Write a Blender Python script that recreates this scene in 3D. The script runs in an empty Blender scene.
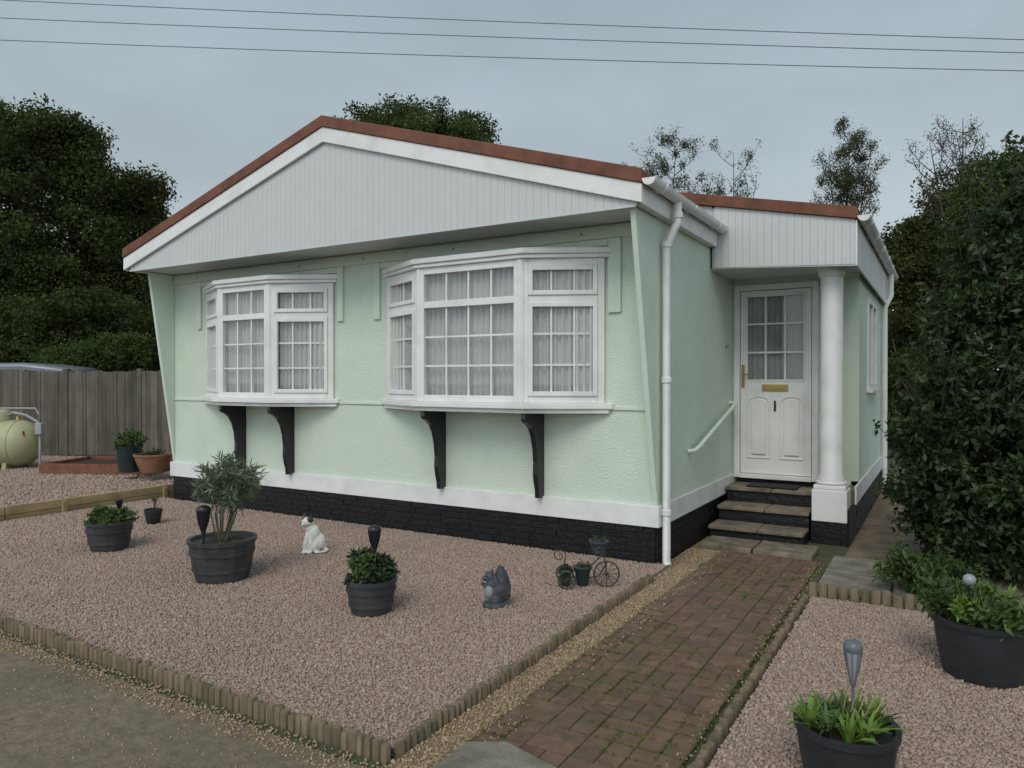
import bpy, bmesh, math, random
import numpy as np
from mathutils import Vector, Matrix
R=math.radians; random.seed(7); rng=np.random.default_rng(7)
scene=bpy.context.scene; COL=scene.collection
F=728.; H=1.5; HY=380.; CA,SA=math.cos(R(30.7)),math.sin(R(30.7)); RZ=R(30.7)
def at(px,d):
    u=(px-512)/F; return (d*(-SA+CA*u), d*(CA+SA*u))
def onZ(px,py,z=0.): return at(px,(H-z)*F/(py-HY))
def at3(px,py,d):
    x,y=at(px,d); return Vector((x,y,H+(HY-py)*d/F))

# ---------------------------------------------------------------- materials
def nd(nt,t,**k):
    n=nt.nodes.new(t)
    for a,b in k.items(): setattr(n,a,b)
    return n
def mat(name,col,rough=.6,var=.15,vs=5.,bump=0.,bs=80.,metal=0.,island=0.,dirt=None,damt=.4,ds=2.5,trans=0.,isl_ramp=None,brick=None,spec=.5,stretch=None):
    m=bpy.data.materials.new(name); m.use_nodes=True; nt=m.node_tree; L=nt.links
    bs_=nt.nodes['Principled BSDF']; bs_.inputs['Roughness'].default_value=rough; bs_.inputs['Metallic'].default_value=metal
    bs_.inputs['Specular IOR Level'].default_value=spec
    tc=nd(nt,'ShaderNodeTexCoord'); vec=tc.outputs['Object']
    if stretch:
        mp=nd(nt,'ShaderNodeMapping'); mp.inputs['Scale'].default_value=stretch; L.new(vec,mp.inputs[0]); svec=mp.outputs[0]
    else: svec=vec
    n=nd(nt,'ShaderNodeTexNoise'); n.inputs['Scale'].default_value=vs; n.inputs['Detail'].default_value=6; L.new(svec,n.inputs['Vector'])
    r=nd(nt,'ShaderNodeValToRGB'); r.color_ramp.elements[0].position=.3; r.color_ramp.elements[1].position=.7
    r.color_ramp.elements[0].color=[c*(1-var) for c in col]+[1]; r.color_ramp.elements[1].color=[min(1,c*(1+var)) for c in col]+[1]
    L.new(n.outputs['Fac'],r.inputs[0]); out=r.outputs[0]
    if isl_ramp:
        g=nd(nt,'ShaderNodeNewGeometry'); rr=nd(nt,'ShaderNodeValToRGB'); rr.color_ramp.interpolation='LINEAR'
        e=rr.color_ramp.elements; k=len(isl_ramp)
        e[0].color=list(isl_ramp[0])+[1]; e[1].color=list(isl_ramp[-1])+[1]
        for i in range(1,k-1):
            q=e.new(i/(k-1)); q.color=list(isl_ramp[i])+[1]
        L.new(g.outputs['Random Per Island'],rr.inputs[0])
        mx=nd(nt,'ShaderNodeMix',data_type='RGBA',blend_type='MULTIPLY'); mx.inputs[0].default_value=1
        L.new(rr.outputs[0],mx.inputs[6])
        r.color_ramp.elements[0].color=[1-var]*3+[1]; r.color_ramp.elements[1].color=[1+var]*3+[1]
        L.new(r.outputs[0],mx.inputs[7]); out=mx.outputs[2]
    elif island:
        g=nd(nt,'ShaderNodeNewGeometry'); mr=nd(nt,'ShaderNodeMapRange'); mr.inputs[3].default_value=1-island; mr.inputs[4].default_value=1+island
        L.new(g.outputs['Random Per Island'],mr.inputs[0]); hs=nd(nt,'ShaderNodeHueSaturation'); L.new(out,hs.inputs['Color']); L.new(mr.outputs[0],hs.inputs['Value']); out=hs.outputs[0]
    hsrc=None
    if brick:
        bw,bh,mort,c2=brick
        sx=nd(nt,'ShaderNodeSeparateXYZ'); L.new(vec,sx.inputs[0]); ad=nd(nt,'ShaderNodeMath',operation='ADD'); L.new(sx.outputs[0],ad.inputs[0]); L.new(sx.outputs[1],ad.inputs[1])
        cb=nd(nt,'ShaderNodeCombineXYZ'); L.new(ad.outputs[0],cb.inputs[0]); L.new(sx.outputs[2],cb.inputs[1])
        bt=nd(nt,'ShaderNodeTexBrick'); bt.inputs['Scale'].default_value=1; bt.inputs['Brick Width'].default_value=bw; bt.inputs['Row Height'].default_value=bh; bt.inputs['Mortar Size'].default_value=mort
        bt.inputs['Mortar Smooth'].default_value=.3
        L.new(cb.outputs[0],bt.inputs['Vector']); L.new(out,bt.inputs['Color1']); L.new(out,bt.inputs['Color2']); bt.inputs['Mortar'].default_value=list(c2)+[1]
        out=bt.outputs['Color']; hsrc=bt.outputs['Fac']
    if dirt:
        n2=nd(nt,'ShaderNodeTexNoise'); n2.inputs['Scale'].default_value=ds; n2.inputs['Detail'].default_value=8; n2.inputs['Roughness'].default_value=.65; L.new(vec,n2.inputs['Vector'])
        r2=nd(nt,'ShaderNodeValToRGB'); r2.color_ramp.elements[0].position=.45; r2.color_ramp.elements[1].position=.7
        r2.color_ramp.elements[0].color=(0,0,0,1); r2.color_ramp.elements[1].color=(damt,damt,damt,1); L.new(n2.outputs['Fac'],r2.inputs[0])
        mx=nd(nt,'ShaderNodeMix',data_type='RGBA'); L.new(r2.outputs[0],mx.inputs[0]); L.new(out,mx.inputs[6]); mx.inputs[7].default_value=list(dirt)+[1]; out=mx.outputs[2]
    L.new(out,bs_.inputs['Base Color'])
    if bump or hsrc:
        b=nd(nt,'ShaderNodeBump'); b.inputs['Strength'].default_value=bump or .5; b.inputs['Distance'].default_value=.01
        n3=nd(nt,'ShaderNodeTexNoise'); n3.inputs['Scale'].default_value=bs; n3.inputs['Detail'].default_value=4; L.new(svec,n3.inputs['Vector'])
        if hsrc:
            ma=nd(nt,'ShaderNodeMath',operation='SUBTRACT'); L.new(n3.outputs['Fac'],ma.inputs[0]); L.new(hsrc,ma.inputs[1]); L.new(ma.outputs[0],b.inputs['Height'])
        else: L.new(n3.outputs['Fac'],b.inputs['Height'])
        L.new(b.outputs[0],bs_.inputs['Normal'])
    if trans:
        tr=nd(nt,'ShaderNodeBsdfTranslucent'); L.new(out,tr.inputs[0]); ms=nd(nt,'ShaderNodeMixShader'); ms.inputs[0].default_value=trans
        L.new(bs_.outputs[0],ms.inputs[1]); L.new(tr.outputs[0],ms.inputs[2]); L.new(ms.outputs[0],nt.nodes['Material Output'].inputs[0])
    return m
def glassmat(name,tint=.8):
    m=bpy.data.materials.new(name); m.use_nodes=True; nt=m.node_tree; nt.nodes.remove(nt.nodes['Principled BSDF'])
    t=nd(nt,'ShaderNodeBsdfTransparent'); t.inputs[0].default_value=(tint,tint,tint,1); g=nd(nt,'ShaderNodeBsdfGlossy'); g.inputs['Roughness'].default_value=.02
    lw=nd(nt,'ShaderNodeLayerWeight'); pw=nd(nt,'ShaderNodeMath',operation='POWER'); pw.inputs[1].default_value=4.; lw.inputs[0].default_value=.5
    mr=nd(nt,'ShaderNodeMapRange'); mr.inputs[3].default_value=.035; mr.inputs[4].default_value=.9; mx=nd(nt,'ShaderNodeMixShader')
    nt.links.new(lw.outputs['Facing'],pw.inputs[0]); nt.links.new(pw.outputs[0],mr.inputs[0]); nt.links.new(mr.outputs[0],mx.inputs[0])
    nt.links.new(t.outputs[0],mx.inputs[1]); nt.links.new(g.outputs[0],mx.inputs[2]); nt.links.new(mx.outputs[0],nt.nodes['Material Output'].inputs[0])
    return m
M={}
M['mint']=mat('mint_render',(.575,.655,.555),.9,.06,1.3,bump=.9,bs=65,dirt=(.45,.51,.42),damt=.4,ds=1.4)
M['mints']=mat('mint_trim',(.575,.655,.555),.8,.05,2,bump=.15,bs=60,dirt=(.45,.51,.42),damt=.3,ds=1.8)
M['white']=mat('white_upvc',(.72,.72,.71),.38,.04,3,dirt=(.40,.40,.35),damt=.35,ds=4)
M['clad']=mat('white_cladding',(.55,.56,.56),.55,.05,2,dirt=(.38,.39,.37),damt=.35,ds=2)
M['groove']=mat('cladding_groove',(.46,.47,.47),.7,.05,2)
M['dark']=mat('dark_gap',(.05,.05,.05),.9)
M['brown']=mat('red_brown_roof',(.16,.062,.038),.85,.28,8,bump=.5,bs=150)
M['skirt']=mat('black_riser',(.009,.009,.010),.5,.3,9,bump=1.,bs=18,brick=(.34,.075,.006,(.004,.004,.005)))
M['skirt2']=mat('black_stone',(.0075,.0075,.0085),.5,.3,9,bump=.8,bs=35,island=.25,spec=.35)
M['black']=mat('black_paint',(.012,.012,.013),.35,.2,10,bump=.1,bs=40)
M['glass']=glassmat('window_glass',.95)
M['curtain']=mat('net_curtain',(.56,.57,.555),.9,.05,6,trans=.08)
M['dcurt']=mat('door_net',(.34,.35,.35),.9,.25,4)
M['inside']=mat('dark_interior',(.06,.06,.06),.9)
M['brass']=mat('brass',(.45,.32,.12),.35,.1,5,metal=.8)
M['stone']=mat('step_stone',(.20,.165,.12),.88,.3,9,bump=.5,bs=60,dirt=(.045,.042,.03),damt=.9,ds=5)
M['ground']=mat('ground_grass',(.05,.065,.028),.95,.3,3,bump=.6,bs=30,dirt=(.09,.075,.05),damt=.6,ds=.5)
M['road']=mat('worn_road',(.165,.13,.088),.92,.25,18,bump=.8,bs=45,dirt=(.095,.075,.05),damt=.75,ds=1.1)
M['base']=mat('gravel_base',(.28,.205,.16),.95,.3,60,bump=.8,bs=90)
M['stones']=mat('pink_gravel',(1,1,1),.85,.08,30,isl_ramp=[(.27,.19,.15),(.335,.24,.19),(.36,.265,.215),(.30,.22,.18),(.39,.30,.25),(.345,.25,.20),(.43,.355,.305)],dirt=(.24,.18,.14),damt=.35,ds=1.3)
M['pea']=mat('buff_pea_gravel',(1,1,1),.8,.12,40,isl_ramp=[(.18,.12,.07),(.36,.26,.15),(.28,.2,.12),(.45,.36,.25)])
M['peabase']=mat('buff_base',(.2,.145,.08),.95,.4,60,bump=.8,bs=90)
M['brickp']=mat('path_brick',(1,1,1),.94,.3,16,bump=.6,bs=90,isl_ramp=[(.11,.066,.048),(.145,.082,.056),(.12,.075,.054),(.16,.09,.062),(.115,.072,.053)],dirt=(.085,.080,.035),damt=.65,ds=2.2)
M['joint']=mat('mossy_joint',(.065,.06,.03),.95,.4,10,bump=.5,bs=80,dirt=(.08,.10,.02),damt=.8,ds=3)
M['moss']=mat('joint_moss',(.085,.11,.022),.9,.4,6,island=.3)
M['log']=mat('log_edging',(.17,.13,.085),.9,.3,12,bump=.5,bs=60,island=.3,dirt=(.07,.07,.035),damt=.6,ds=6,stretch=(1,1,.25))
M['sleeper']=mat('yellowish_timber',(.31,.23,.115),.9,.25,10,bump=.5,bs=50,island=.2,stretch=(1,.2,1),dirt=(.12,.10,.06),damt=.6,ds=5)
M['timber']=mat('red_timber',(.17,.065,.035),.8,.25,12,bump=.4,bs=50)
M['fence']=mat('weathered_fence',(.115,.10,.08),.9,.35,9,bump=.6,bs=40,island=.3,stretch=(1,1,.12),dirt=(.06,.055,.04),damt=.6,ds=3)
M['slab']=mat('concrete_slab',(.20,.18,.145),.9,.3,9,bump=.6,bs=60,dirt=(.085,.08,.05),damt=.85,ds=5)
M['sidepath']=mat('side_path',(.18,.135,.09),.95,.3,7,bump=.6,bs=50,dirt=(.07,.06,.04),damt=.7,ds=3)
M['tub']=mat('slate_tub',(.035,.038,.044),.5,.25,8,bump=.25,bs=50,dirt=(.08,.08,.075),damt=.3,ds=8)
M['tubd']=mat('dark_tub',(.017,.019,.023),.5,.25,8,bump=.2,bs=50)
M['soil']=mat('soil',(.035,.024,.017),1,.4,30,bump=1,bs=80)
M['terra']=mat('terracotta',(.25,.12,.065),.8,.2,8)
M['greenpot']=mat('green_glaze',(.015,.03,.03),.3,.2,8)
M['bark']=mat('bark',(.055,.045,.035),.95,.3,12,bump=.8,bs=30)
M['stemm']=mat('pale_stem',(.13,.115,.08),.9,.2,12)
M['leafd']=mat('dark_leaf',(.062,.082,.028),.8,.5,.5,island=.15,trans=.3,spec=.05)
M['leafd2']=mat('dark_leaf_warm',(.072,.086,.03),.8,.5,.5,island=.15,trans=.3,spec=.05)
M['leafm']=mat('mid_leaf',(.056,.084,.027),.8,.45,.9,island=.2,trans=.25,spec=.05)
M['leafo']=mat('olive_leaf',(.085,.095,.042),.7,.3,.9,island=.3,trans=.35,spec=.1)
M['leafb']=mat('bush_leaf',(.032,.052,.019),.5,.55,2.2,island=.35,trans=.18,spec=.25)
M['leafp']=mat('pot_leaf',(.06,.10,.025),.6,.4,6,island=.4,trans=.25)
M['leafy']=mat('yellow_green_leaf',(.14,.23,.035),.6,.35,8,island=.35,trans=.3)
M['leafg']=mat('grey_green_leaf',(.14,.18,.11),.6,.25,8,island=.35,trans=.25)
M['leafdk']=mat('dark_pot_leaf',(.03,.05,.018),.6,.4,8,island=.4,trans=.2)
M['tank']=mat('cream_green_tank',(.38,.37,.21),.5,.12,3,dirt=(.2,.19,.12),damt=.4,ds=3)
M['red']=mat('red_label',(.35,.03,.02),.5)
M['yellow']=mat('yellow_label',(.55,.42,.05),.5)
M['stw']=mat('white_statue',(.66,.64,.60),.6,.08,10,dirt=(.3,.28,.24),damt=.3,ds=15)
M['stb']=mat('brown_patch',(.10,.055,.03),.6,.2,20)
M['stk']=mat('black_patch',(.02,.018,.017),.5,.2,20)
M['sts']=mat('slate_statue',(.04,.045,.053),.6,.4,18,bump=.4,bs=90,dirt=(.13,.14,.15),damt=.35,ds=18)
M['stp']=mat('pale_chest',(.22,.23,.24),.7,.25,20,bump=.3,bs=90)
M['lantern']=mat('dark_lantern',(.012,.012,.016),.35,.2,8)
M['lanterng']=mat('grey_lantern',(.11,.12,.14),.35,.2,8)
M['lens']=mat('frosted_lens',(.26,.27,.29),.25,.1,8)
M['iron']=mat('green_iron',(.04,.042,.034),.6,.3,20,metal=.2)
M['car']=mat('grey_car_paint',(.16,.18,.20),.35,.04,3,metal=.2)
M['carw']=mat('car_glass',(.02,.025,.03),.1)
M['tyre']=mat('tyre',(.02,.02,.02),.8)
M['teal']=mat('teal_shed',(.014,.045,.043),.8,.2,6,bump=.3,bs=30)
M['felt']=mat('roof_felt',(.04,.04,.04),.9)
M['wire']=mat('cable',(.13,.15,.17),.7)
M['mat']=mat('doormat',(.016,.02,.018),1,.3,30,bump=1,bs=200)
M['greyp']=mat('grey_plastic',(.30,.31,.30),.5)

# ---------------------------------------------------------------- mesh helpers
ORG={}
class MB:
    def __init__(s): s.v=[]; s.f=[]
    def add(s,vs,fs):
        n=len(s.v); s.v+=[tuple(v) for v in vs]; s.f+=[tuple(i+n for i in f) for f in fs]; return s
    def box(s,x0,x1,y0,y1,z0,z1):
        return s.add([(x0,y0,z0),(x1,y0,z0),(x1,y1,z0),(x0,y1,z0),(x0,y0,z1),(x1,y0,z1),(x1,y1,z1),(x0,y1,z1)],
            [(0,3,2,1),(4,5,6,7),(0,1,5,4),(1,2,6,5),(2,3,7,6),(3,0,4,7)])
    def hexa(s,o,a,b,c):
        o,a,b,c=map(Vector,(o,a,b,c))
        return s.add([o,o+a,o+a+b,o+b,o+c,o+a+c,o+a+b+c,o+b+c],[(0,3,2,1),(4,5,6,7),(0,1,5,4),(1,2,6,5),(2,3,7,6),(3,0,4,7)])
    def prism(s,poly,a0,a1,axis='y'):
        def P(p,a): return {'y':(p[0],a,p[1]),'x':(a,p[0],p[1]),'z':(p[0],p[1],a)}[axis]
        n=len(poly); return s.add([P(p,a0) for p in poly]+[P(p,a1) for p in poly],[tuple(range(n))[::-1],tuple(range(n,2*n))]+[(i,(i+1)%n,(i+1)%n+n,i+n) for i in range(n)])
    def tube(s,pts,rad,n=8,cap=True):
        pts=[Vector(p) for p in pts]
        if not hasattr(rad,'__len__'): rad=[rad]*len(pts)
        vs=[]; 
        t0=(pts[1]-pts[0]).normalized(); up=Vector((0,0,1)) if abs(t0.z)<.9 else Vector((1,0,0)); a=t0.cross(up).normalized()
        for i,p in enumerate(pts):
            t=(pts[min(i+1,len(pts)-1)]-pts[max(i-1,0)]).normalized(); a=(a-t*a.dot(t)).normalized(); b=t.cross(a)
            for k in range(n):
                q=2*math.pi*k/n; vs.append(p+(a*math.cos(q)+b*math.sin(q))*rad[i])
        fs=[(i*n+k,i*n+(k+1)%n,(i+1)*n+(k+1)%n,(i+1)*n+k) for i in range(len(pts)-1) for k in range(n)]
        if cap: fs+=[tuple(range(n))[::-1],tuple(range((len(pts)-1)*n,len(pts)*n))]
        return s.add(vs,fs)
    def lathe(s,prof,c=(0,0,0),n=24,groove=0,rot=None):
        vs=[]; c=Vector(c)
        for r,z in prof:
            for k in range(n):
                q=2*math.pi*k/n; rr=r*(1-groove*(k%4==0)); v=Vector((rr*math.cos(q),rr*math.sin(q),z))
                if rot: v=rot@v
                vs.append(c+v)
        m=len(prof); fs=[(i*n+k,i*n+(k+1)%n,(i+1)*n+(k+1)%n,(i+1)*n+k) for i in range(m-1) for k in range(n)]
        fs+=[tuple(range(n))[::-1],tuple(range((m-1)*n,m*n))]
        return s.add(vs,fs)
    def ell(s,c,r,nu=14,nv=9,rot=None):
        if not hasattr(r,'__len__'): r=(r,r,r)
        vs=[];c=Vector(c)
        for i in range(1,nv):
            th=math.pi*i/nv
            for k in range(nu):
                q=2*math.pi*k/nu; v=Vector((r[0]*math.sin(th)*math.cos(q),r[1]*math.sin(th)*math.sin(q),r[2]*math.cos(th)))
                if rot: v=rot@v
                vs.append(c+v)
        t=Vector((0,0,r[2])); 
        if rot: t=rot@t
        vs+=[c+t,c-t]; T=len(vs)-2;B=T+1
        fs=[(i*nu+k,(i+1)*nu+k,(i+1)*nu+(k+1)%nu,i*nu+(k+1)%nu) for i in range(nv-2) for k in range(nu)]
        fs+=[(T,k,(k+1)%nu) for k in range(nu)]+[(B,(nv-2)*nu+(k+1)%nu,(nv-2)*nu+k) for k in range(nu)]
        return s.add(vs,fs)
    def torus(s,c,Rr,r,axis='y',n=24,m=6):
        pts=[]
        for k in range(n+1):
            q=2*math.pi*k/n; a,b=Rr*math.cos(q),Rr*math.sin(q)
            pts.append(Vector(c)+Vector({'y':(a,0,b),'z':(a,b,0),'x':(0,a,b)}[axis]))
        return s.tube(pts,r,m,cap=False)
    def build(s,name,m,parent=None,local=False,smooth=False,bevel=0,norm=True):
        me=bpy.data.meshes.new(name); o_=Vector(ORG.get(parent.name,(0,0,0))) if (parent and not local) else Vector((0,0,0))
        me.from_pydata([tuple(Vector(v)-o_) for v in s.v],[],s.f)
        if norm:
            bm=bmesh.new(); bm.from_mesh(me); bmesh.ops.recalc_face_normals(bm,faces=bm.faces); bm.to_mesh(me); bm.free()
        me.materials.append(m)
        if smooth:
            me.polygons.foreach_set('use_smooth',[True]*len(me.polygons)); me.set_sharp_from_angle(angle=R(38))
        o=bpy.data.objects.new(name,me); COL.objects.link(o)
        if parent: o.parent=parent; ORG[o.name]=ORG.get(parent.name,(0,0,0))
        if bevel:
            b=o.modifiers.new('b','BEVEL'); b.width=bevel; b.segments=2; b.limit_method='ANGLE'
        return o
def tag(o,label=None,cat=None,group=None,kind=None):
    if label: o['label']=label
    if cat: o['category']=cat
    if group: o['group']=group
    if kind: o['kind']=kind
    return o
def thing(name,label,cat,loc=(0,0,0),rz=0,group=None):
    o=bpy.data.objects.new(name,None); COL.objects.link(o); o.location=loc; o.rotation_euler=(0,0,rz); o.empty_display_size=.1
    ORG[o.name]=tuple(loc); return tag(o,label,cat,group)
def npmesh(name,V,Fq,m,parent=None,local=False,smooth=False):
    V=np.asarray(V,dtype=np.float32)
    if parent and not local: V=V-np.array(ORG.get(parent.name,(0,0,0)),dtype=np.float32)
    k=Fq.shape[1]; me=bpy.data.meshes.new(name); me.vertices.add(len(V)); me.vertices.foreach_set('co',V.ravel())
    me.loops.add(Fq.size); me.loops.foreach_set('vertex_index',Fq.ravel().astype(np.int32)); me.polygons.add(len(Fq)); me.polygons.foreach_set('loop_start',np.arange(0,Fq.size,k,dtype=np.int32))
    me.update(calc_edges=True); me.materials.append(m)
    o=bpy.data.objects.new(name,me); COL.objects.link(o)
    if parent: o.parent=parent; ORG[o.name]=ORG.get(parent.name,(0,0,0))
    return o
def unit(N):
    v=rng.normal(size=(N,3)); return v/np.linalg.norm(v,axis=1,keepdims=True)
def leaves(name,P,L,asp,m,parent=None,local=False,dirs=None,dmix=0.):
    N=len(P); t=unit(N)
    if dirs is not None:
        t=t*(1-dmix)+np.asarray(dirs)*dmix; t/=np.linalg.norm(t,axis=1,keepdims=True)
    n=np.cross(t,unit(N)); n/=np.linalg.norm(n,axis=1,keepdims=True)+1e-9; b=np.cross(t,n)
    Ls=(L*rng.uniform(.6,1.3,size=(N,1))); w=Ls*asp*.5
    V=np.stack([P,P+t*Ls*.45+b*w+n*Ls*.08,P+t*Ls,P+t*Ls*.45-b*w+n*Ls*.08],axis=1).reshape(-1,3)
    return npmesh(name,V,np.arange(4*N).reshape(N,4),m,parent,local)
def clumps(blobs,nc,per,cs,inner=.55,rough=.0):
    vol=np.array([b[3]*b[4]*b[5] for b in blobs])**.7; vol/=vol.sum(); out=[];cc=[]
    for i in range(nc):
        b=blobs[rng.choice(len(blobs),p=vol)]; d=unit(1)[0]; r=rng.uniform(inner,1.0)**.6*rng.uniform(.86-rough,1.08+rough)
        c=np.array(b[:3])+d*r*np.array(b[3:6]); cc.append(c)
        g=unit(per)*(rng.uniform(0,1,size=(per,1))**.45)*1.75
        out.append(c+g*cs*rng.uniform(.6,1.3)*np.array([1,1,.7]))
    return np.concatenate(out),cc
def stones(name,rects,dens,sz,m,z,label,cat=None):
    P=[]
    for x0,x1,y0,y1 in rects:
        n=int((x1-x0)*(y1-y0)*dens); P.append(np.stack([rng.uniform(x0,x1,n),rng.uniform(y0,y1,n),z+rng.uniform(-.3,.4,n)*sz],1))
    P=np.concatenate(P); N=len(P)
    base=np.array([(-1,-1,-1),(1,-1,-1),(1,1,-1),(-1,1,-1),(-1,-1,1),(1,-1,1),(1,1,1),(-1,1,1)],dtype=float)*.75
    V=base[None]*rng.uniform(.55,1.25,size=(N,1,3))*sz*rng.uniform(.6,1.25,size=(N,1,1))+rng.normal(size=(N,8,3))*sz*.17
    q=rng.normal(size=(N,4)); q/=np.linalg.norm(q,axis=1,keepdims=True); w,x,y,zz=q.T
    Rm=np.stack([1-2*(y*y+zz*zz),2*(x*y-zz*w),2*(x*zz+y*w),2*(x*y+zz*w),1-2*(x*x+zz*zz),2*(y*zz-x*w),2*(x*zz-y*w),2*(y*zz+x*w),1-2*(x*x+y*y)],1).reshape(N,3,3)
    V=np.einsum('nij,nkj->nki',Rm,V)+P[:,None,:]
    fq=np.array([(0,3,2,1),(4,5,6,7),(0,1,5,4),(1,2,6,5),(2,3,7,6),(3,0,4,7)])
    Fq=(fq[None]+(np.arange(N)*8)[:,None,None]).reshape(-1,4)
    o=npmesh(name,V.reshape(-1,3),Fq,m); tag(o,label,cat or 'gravel',kind='stuff'); return o
def sheet(name,x0,x1,y0,y1,z,m):
    mb=MB(); mb.add([(x0,y0,z),(x1,y0,z),(x1,y1,z),(x0,y1,z)],[(0,1,2,3)]); o=mb.build(name,m); o['kind']='structure'; return o

# ---------------------------------------------------------------- ground
sheet('ground',-300,300,-200,400,0,M['ground'])
sheet('road',-40,6,-8,2.12,.004,M['road'])
BZ=.045
BX0,BX1,BY0,BY1=-8.33,-1.87,2.24,5.56
mb=MB(); mb.box(BX0,BX1,BY0,BY1,.005,BZ-.006); o=mb.build('gravel_bed',M['base']); o['kind']='structure'
stones('pink_gravel_left',[(-6.3,BX1,BY0+.02,BY1)],6600,.0076,M['stones'],BZ-.004,'pink granite chippings covering the large bed in front of the bay windows')
stones('pink_gravel_far',[(BX0,-6.3,3.0,BY1)],4200,.0098,M['stones'],BZ-.004,'pink granite chippings at the far left end of the large bed')
mb=MB(); mb.box(-.76,2.6,1.2,5.26,.005,BZ-.006); o=mb.build('gravel_bed_right',M['base']); o['kind']='structure'
stones('pink_gravel_right',[(-.76,1.3,2.0,5.24)],7200,.0076,M['stones'],BZ-.004,'pink granite chippings in the bed right of the brick path')
TZ=.14
mb=MB(); mb.box(-16,-8.42,2.4,10.5,.005,TZ-.01); o=mb.build('gravel_terrace',M['base']); o['kind']='structure'
stones('terrace_gravel',[(-14.0,-8.42,3.0,8.0)],1200,.015,M['stones'],TZ-.008,'brownish pink gravel on the raised ground in front of the wooden fence')
PX0,PX1,PY0,PY1=-1.66,-.86,2.16,6.36
sheet('path_joints',-1.84,-.80,2.0,6.6,.009,M['joint'])
sheet('buff_strip',-1.84,PX0,2.1,6.6,.013,M['peabase'])
sheet('buff_side_strip',-1.93,-1.84,5.45,6.9,.0125,M['peabase'])
stones('buff_pea_gravel',[(-1.84,PX0-.01,2.1,5.2),(-1.93,PX0,5.2,6.35)],7500,.0062,M['pea'],.014,'buff pea gravel strip between the brick path and the log edging')
stones('buff_road_grit',[(-6.5,-1.7,2.02,2.17)],3400,.0052,M['pea'],.006,'buff grit scattered on the road along the front log edging')
stones('path_grit',[(PX0,PX0+.12,2.2,6.3),(PX1-.05,PX1+.04,2.2,6.3)],800,.005,M['pea'],.026,'buff grit spilled over the edges of the brick path')
stones('stray_road_grit',[(-6.5,-1.7,1.5,2.02)],260,.0042,M['pea'],.005,'stray buff grit lying on the brown road')
mb=MB()
nx=int((PX1-PX0)/.2+.5); ny=int((PY1-PY0)/.2)
for i in range(nx):
    for j in range(ny):
        for k in range(2):
            x=PX0+i*.2; y=PY0+j*.2; g=.003
            if (i+j)%2: a=(x+g,x+.2-g,y+k*.1+g,y+k*.1+.1-g)
            else: a=(x+k*.1+g,x+k*.1+.1-g,y+g,y+.2-g)
            h=.027+random.uniform(-.002,.002); t=random.uniform(-.0015,.0015)
            x0,x1,y0,y1=a; b=.003
            mb.add([(x0,y0,.018),(x1,y0,.018),(x1,y1,.018),(x0,y1,.018),(x0,y0,h-b),(x1,y0,h-b),(x1,y1,h-b+t),(x0,y1,h-b+t),(x0+b,y0+b,h),(x1-b,y0+b,h),(x1-b,y1-b,h+t),(x0+b,y1-b,h+t)],
              [(0,1,5,4),(1,2,6,5),(2,3,7,6),(3,0,4,7),(4,5,9,8),(5,6,10,9),(6,7,11,10),(7,4,8,11),(8,9,10,11)])
o=mb.build('brick_path',M['brickp'],norm=False); o['kind']='structure'
sheet('path_moss_bed',PX0,PX1,PY0,PY1,.0205,M['joint'])
mo=[]
for i in range(3000):
    x=random.choice([PX0+k*.1 for k in range(9)]); y=random.uniform(PY0,5.9)
    if random.random()<.5: y=PY0+round((y-PY0)/.1)*.1; x=random.uniform(PX0,PX1)
    if math.sin(x*7+y*3)+math.sin(y*2.3)<-.4: continue
    mo.append(np.array([x,y,.026])+rng.normal(size=(8,3))*np.array([.006,.006,.0012]))
tag(leaves('path_moss',np.concatenate(mo),.008,.7,M['moss'],dirs=np.array([[0,0,1.]]),dmix=.3),'green moss growing in the joints of the brick path','moss',kind='stuff')
mb=MB(); mb.prism([(-1.66,1.9),(-1.06,1.9),(-1.08,2.34),(-1.16,2.42),(-1.52,2.52),(-1.66,2.44)],.006,.037,'z'); o=mb.build('paving_apron',M['slab'],bevel=.006); o['kind']='structure'
sheet('side_path',-.72,.62,5.36,13,.006,M['sidepath'])
for i,(x0,x1,y0,y1) in enumerate([(-.78,-.32,5.45,6.0),(-.3,.25,5.45,6.0),(-.78,-.32,6.02,6.55)]):
    mb=MB(); mb.box(x0,x1,y0,y1,.004,.04+.004*i); o=mb.build('paving_slab',M['slab'],bevel=.006); o['kind']='structure'
for i,(x0,x1) in enumerate([(-1.86,-1.42),(-1.40,-.93)]):
    mb=MB(); mb.box(x0,x1,6.38,6.78,.01,.055+.004*i); o=mb.build('paving_flag',M['stone'],bevel=.008); o['kind']='structure'

def logs(label,A,B,r,h,z0,m,name='log_edging',jit=.010):
    A=Vector(A);B=Vector(B); L=(B-A).length; n=int(L/(2*r*.98)); t=thing(name,label,'garden edging',(A.x,A.y,0)); mb=MB()
    for i in range(n):
        p=A.lerp(B,(i+.5)/n); hh=h+random.uniform(-jit,jit); rr=r*random.uniform(.9,1.02)
        mb.lathe([(rr,z0),(rr,z0+hh-.008),(rr*.8,z0+hh)],(p.x+random.uniform(-.004,.004),p.y+random.uniform(-.004,.004),0),8)
    mb.build('log_roll',m,t,smooth=True)
    mb=MB(); d=(B-A).normalized(); nn=Vector((-d.y,d.x,0)); 
    mb.hexa((A.x+nn.x*r*.9,A.y+nn.y*r*.9,z0+h*.35),(B.x-A.x,B.y-A.y,0),(nn.x*.004,nn.y*.004,0),(0,0,.012)); mb.build('binding_wire',M['iron'],t)
    return t
logs('long mossy log roll edging along the road side of the left gravel bed',(-8.6,2.2,0),(-1.86,2.2,0),.022,.076,0,M['log'])
logs('log roll edging between the left gravel bed and the brick path',(-1.86,2.23,0),(-1.86,5.12,0),.022,.072,0,M['log'])
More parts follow.
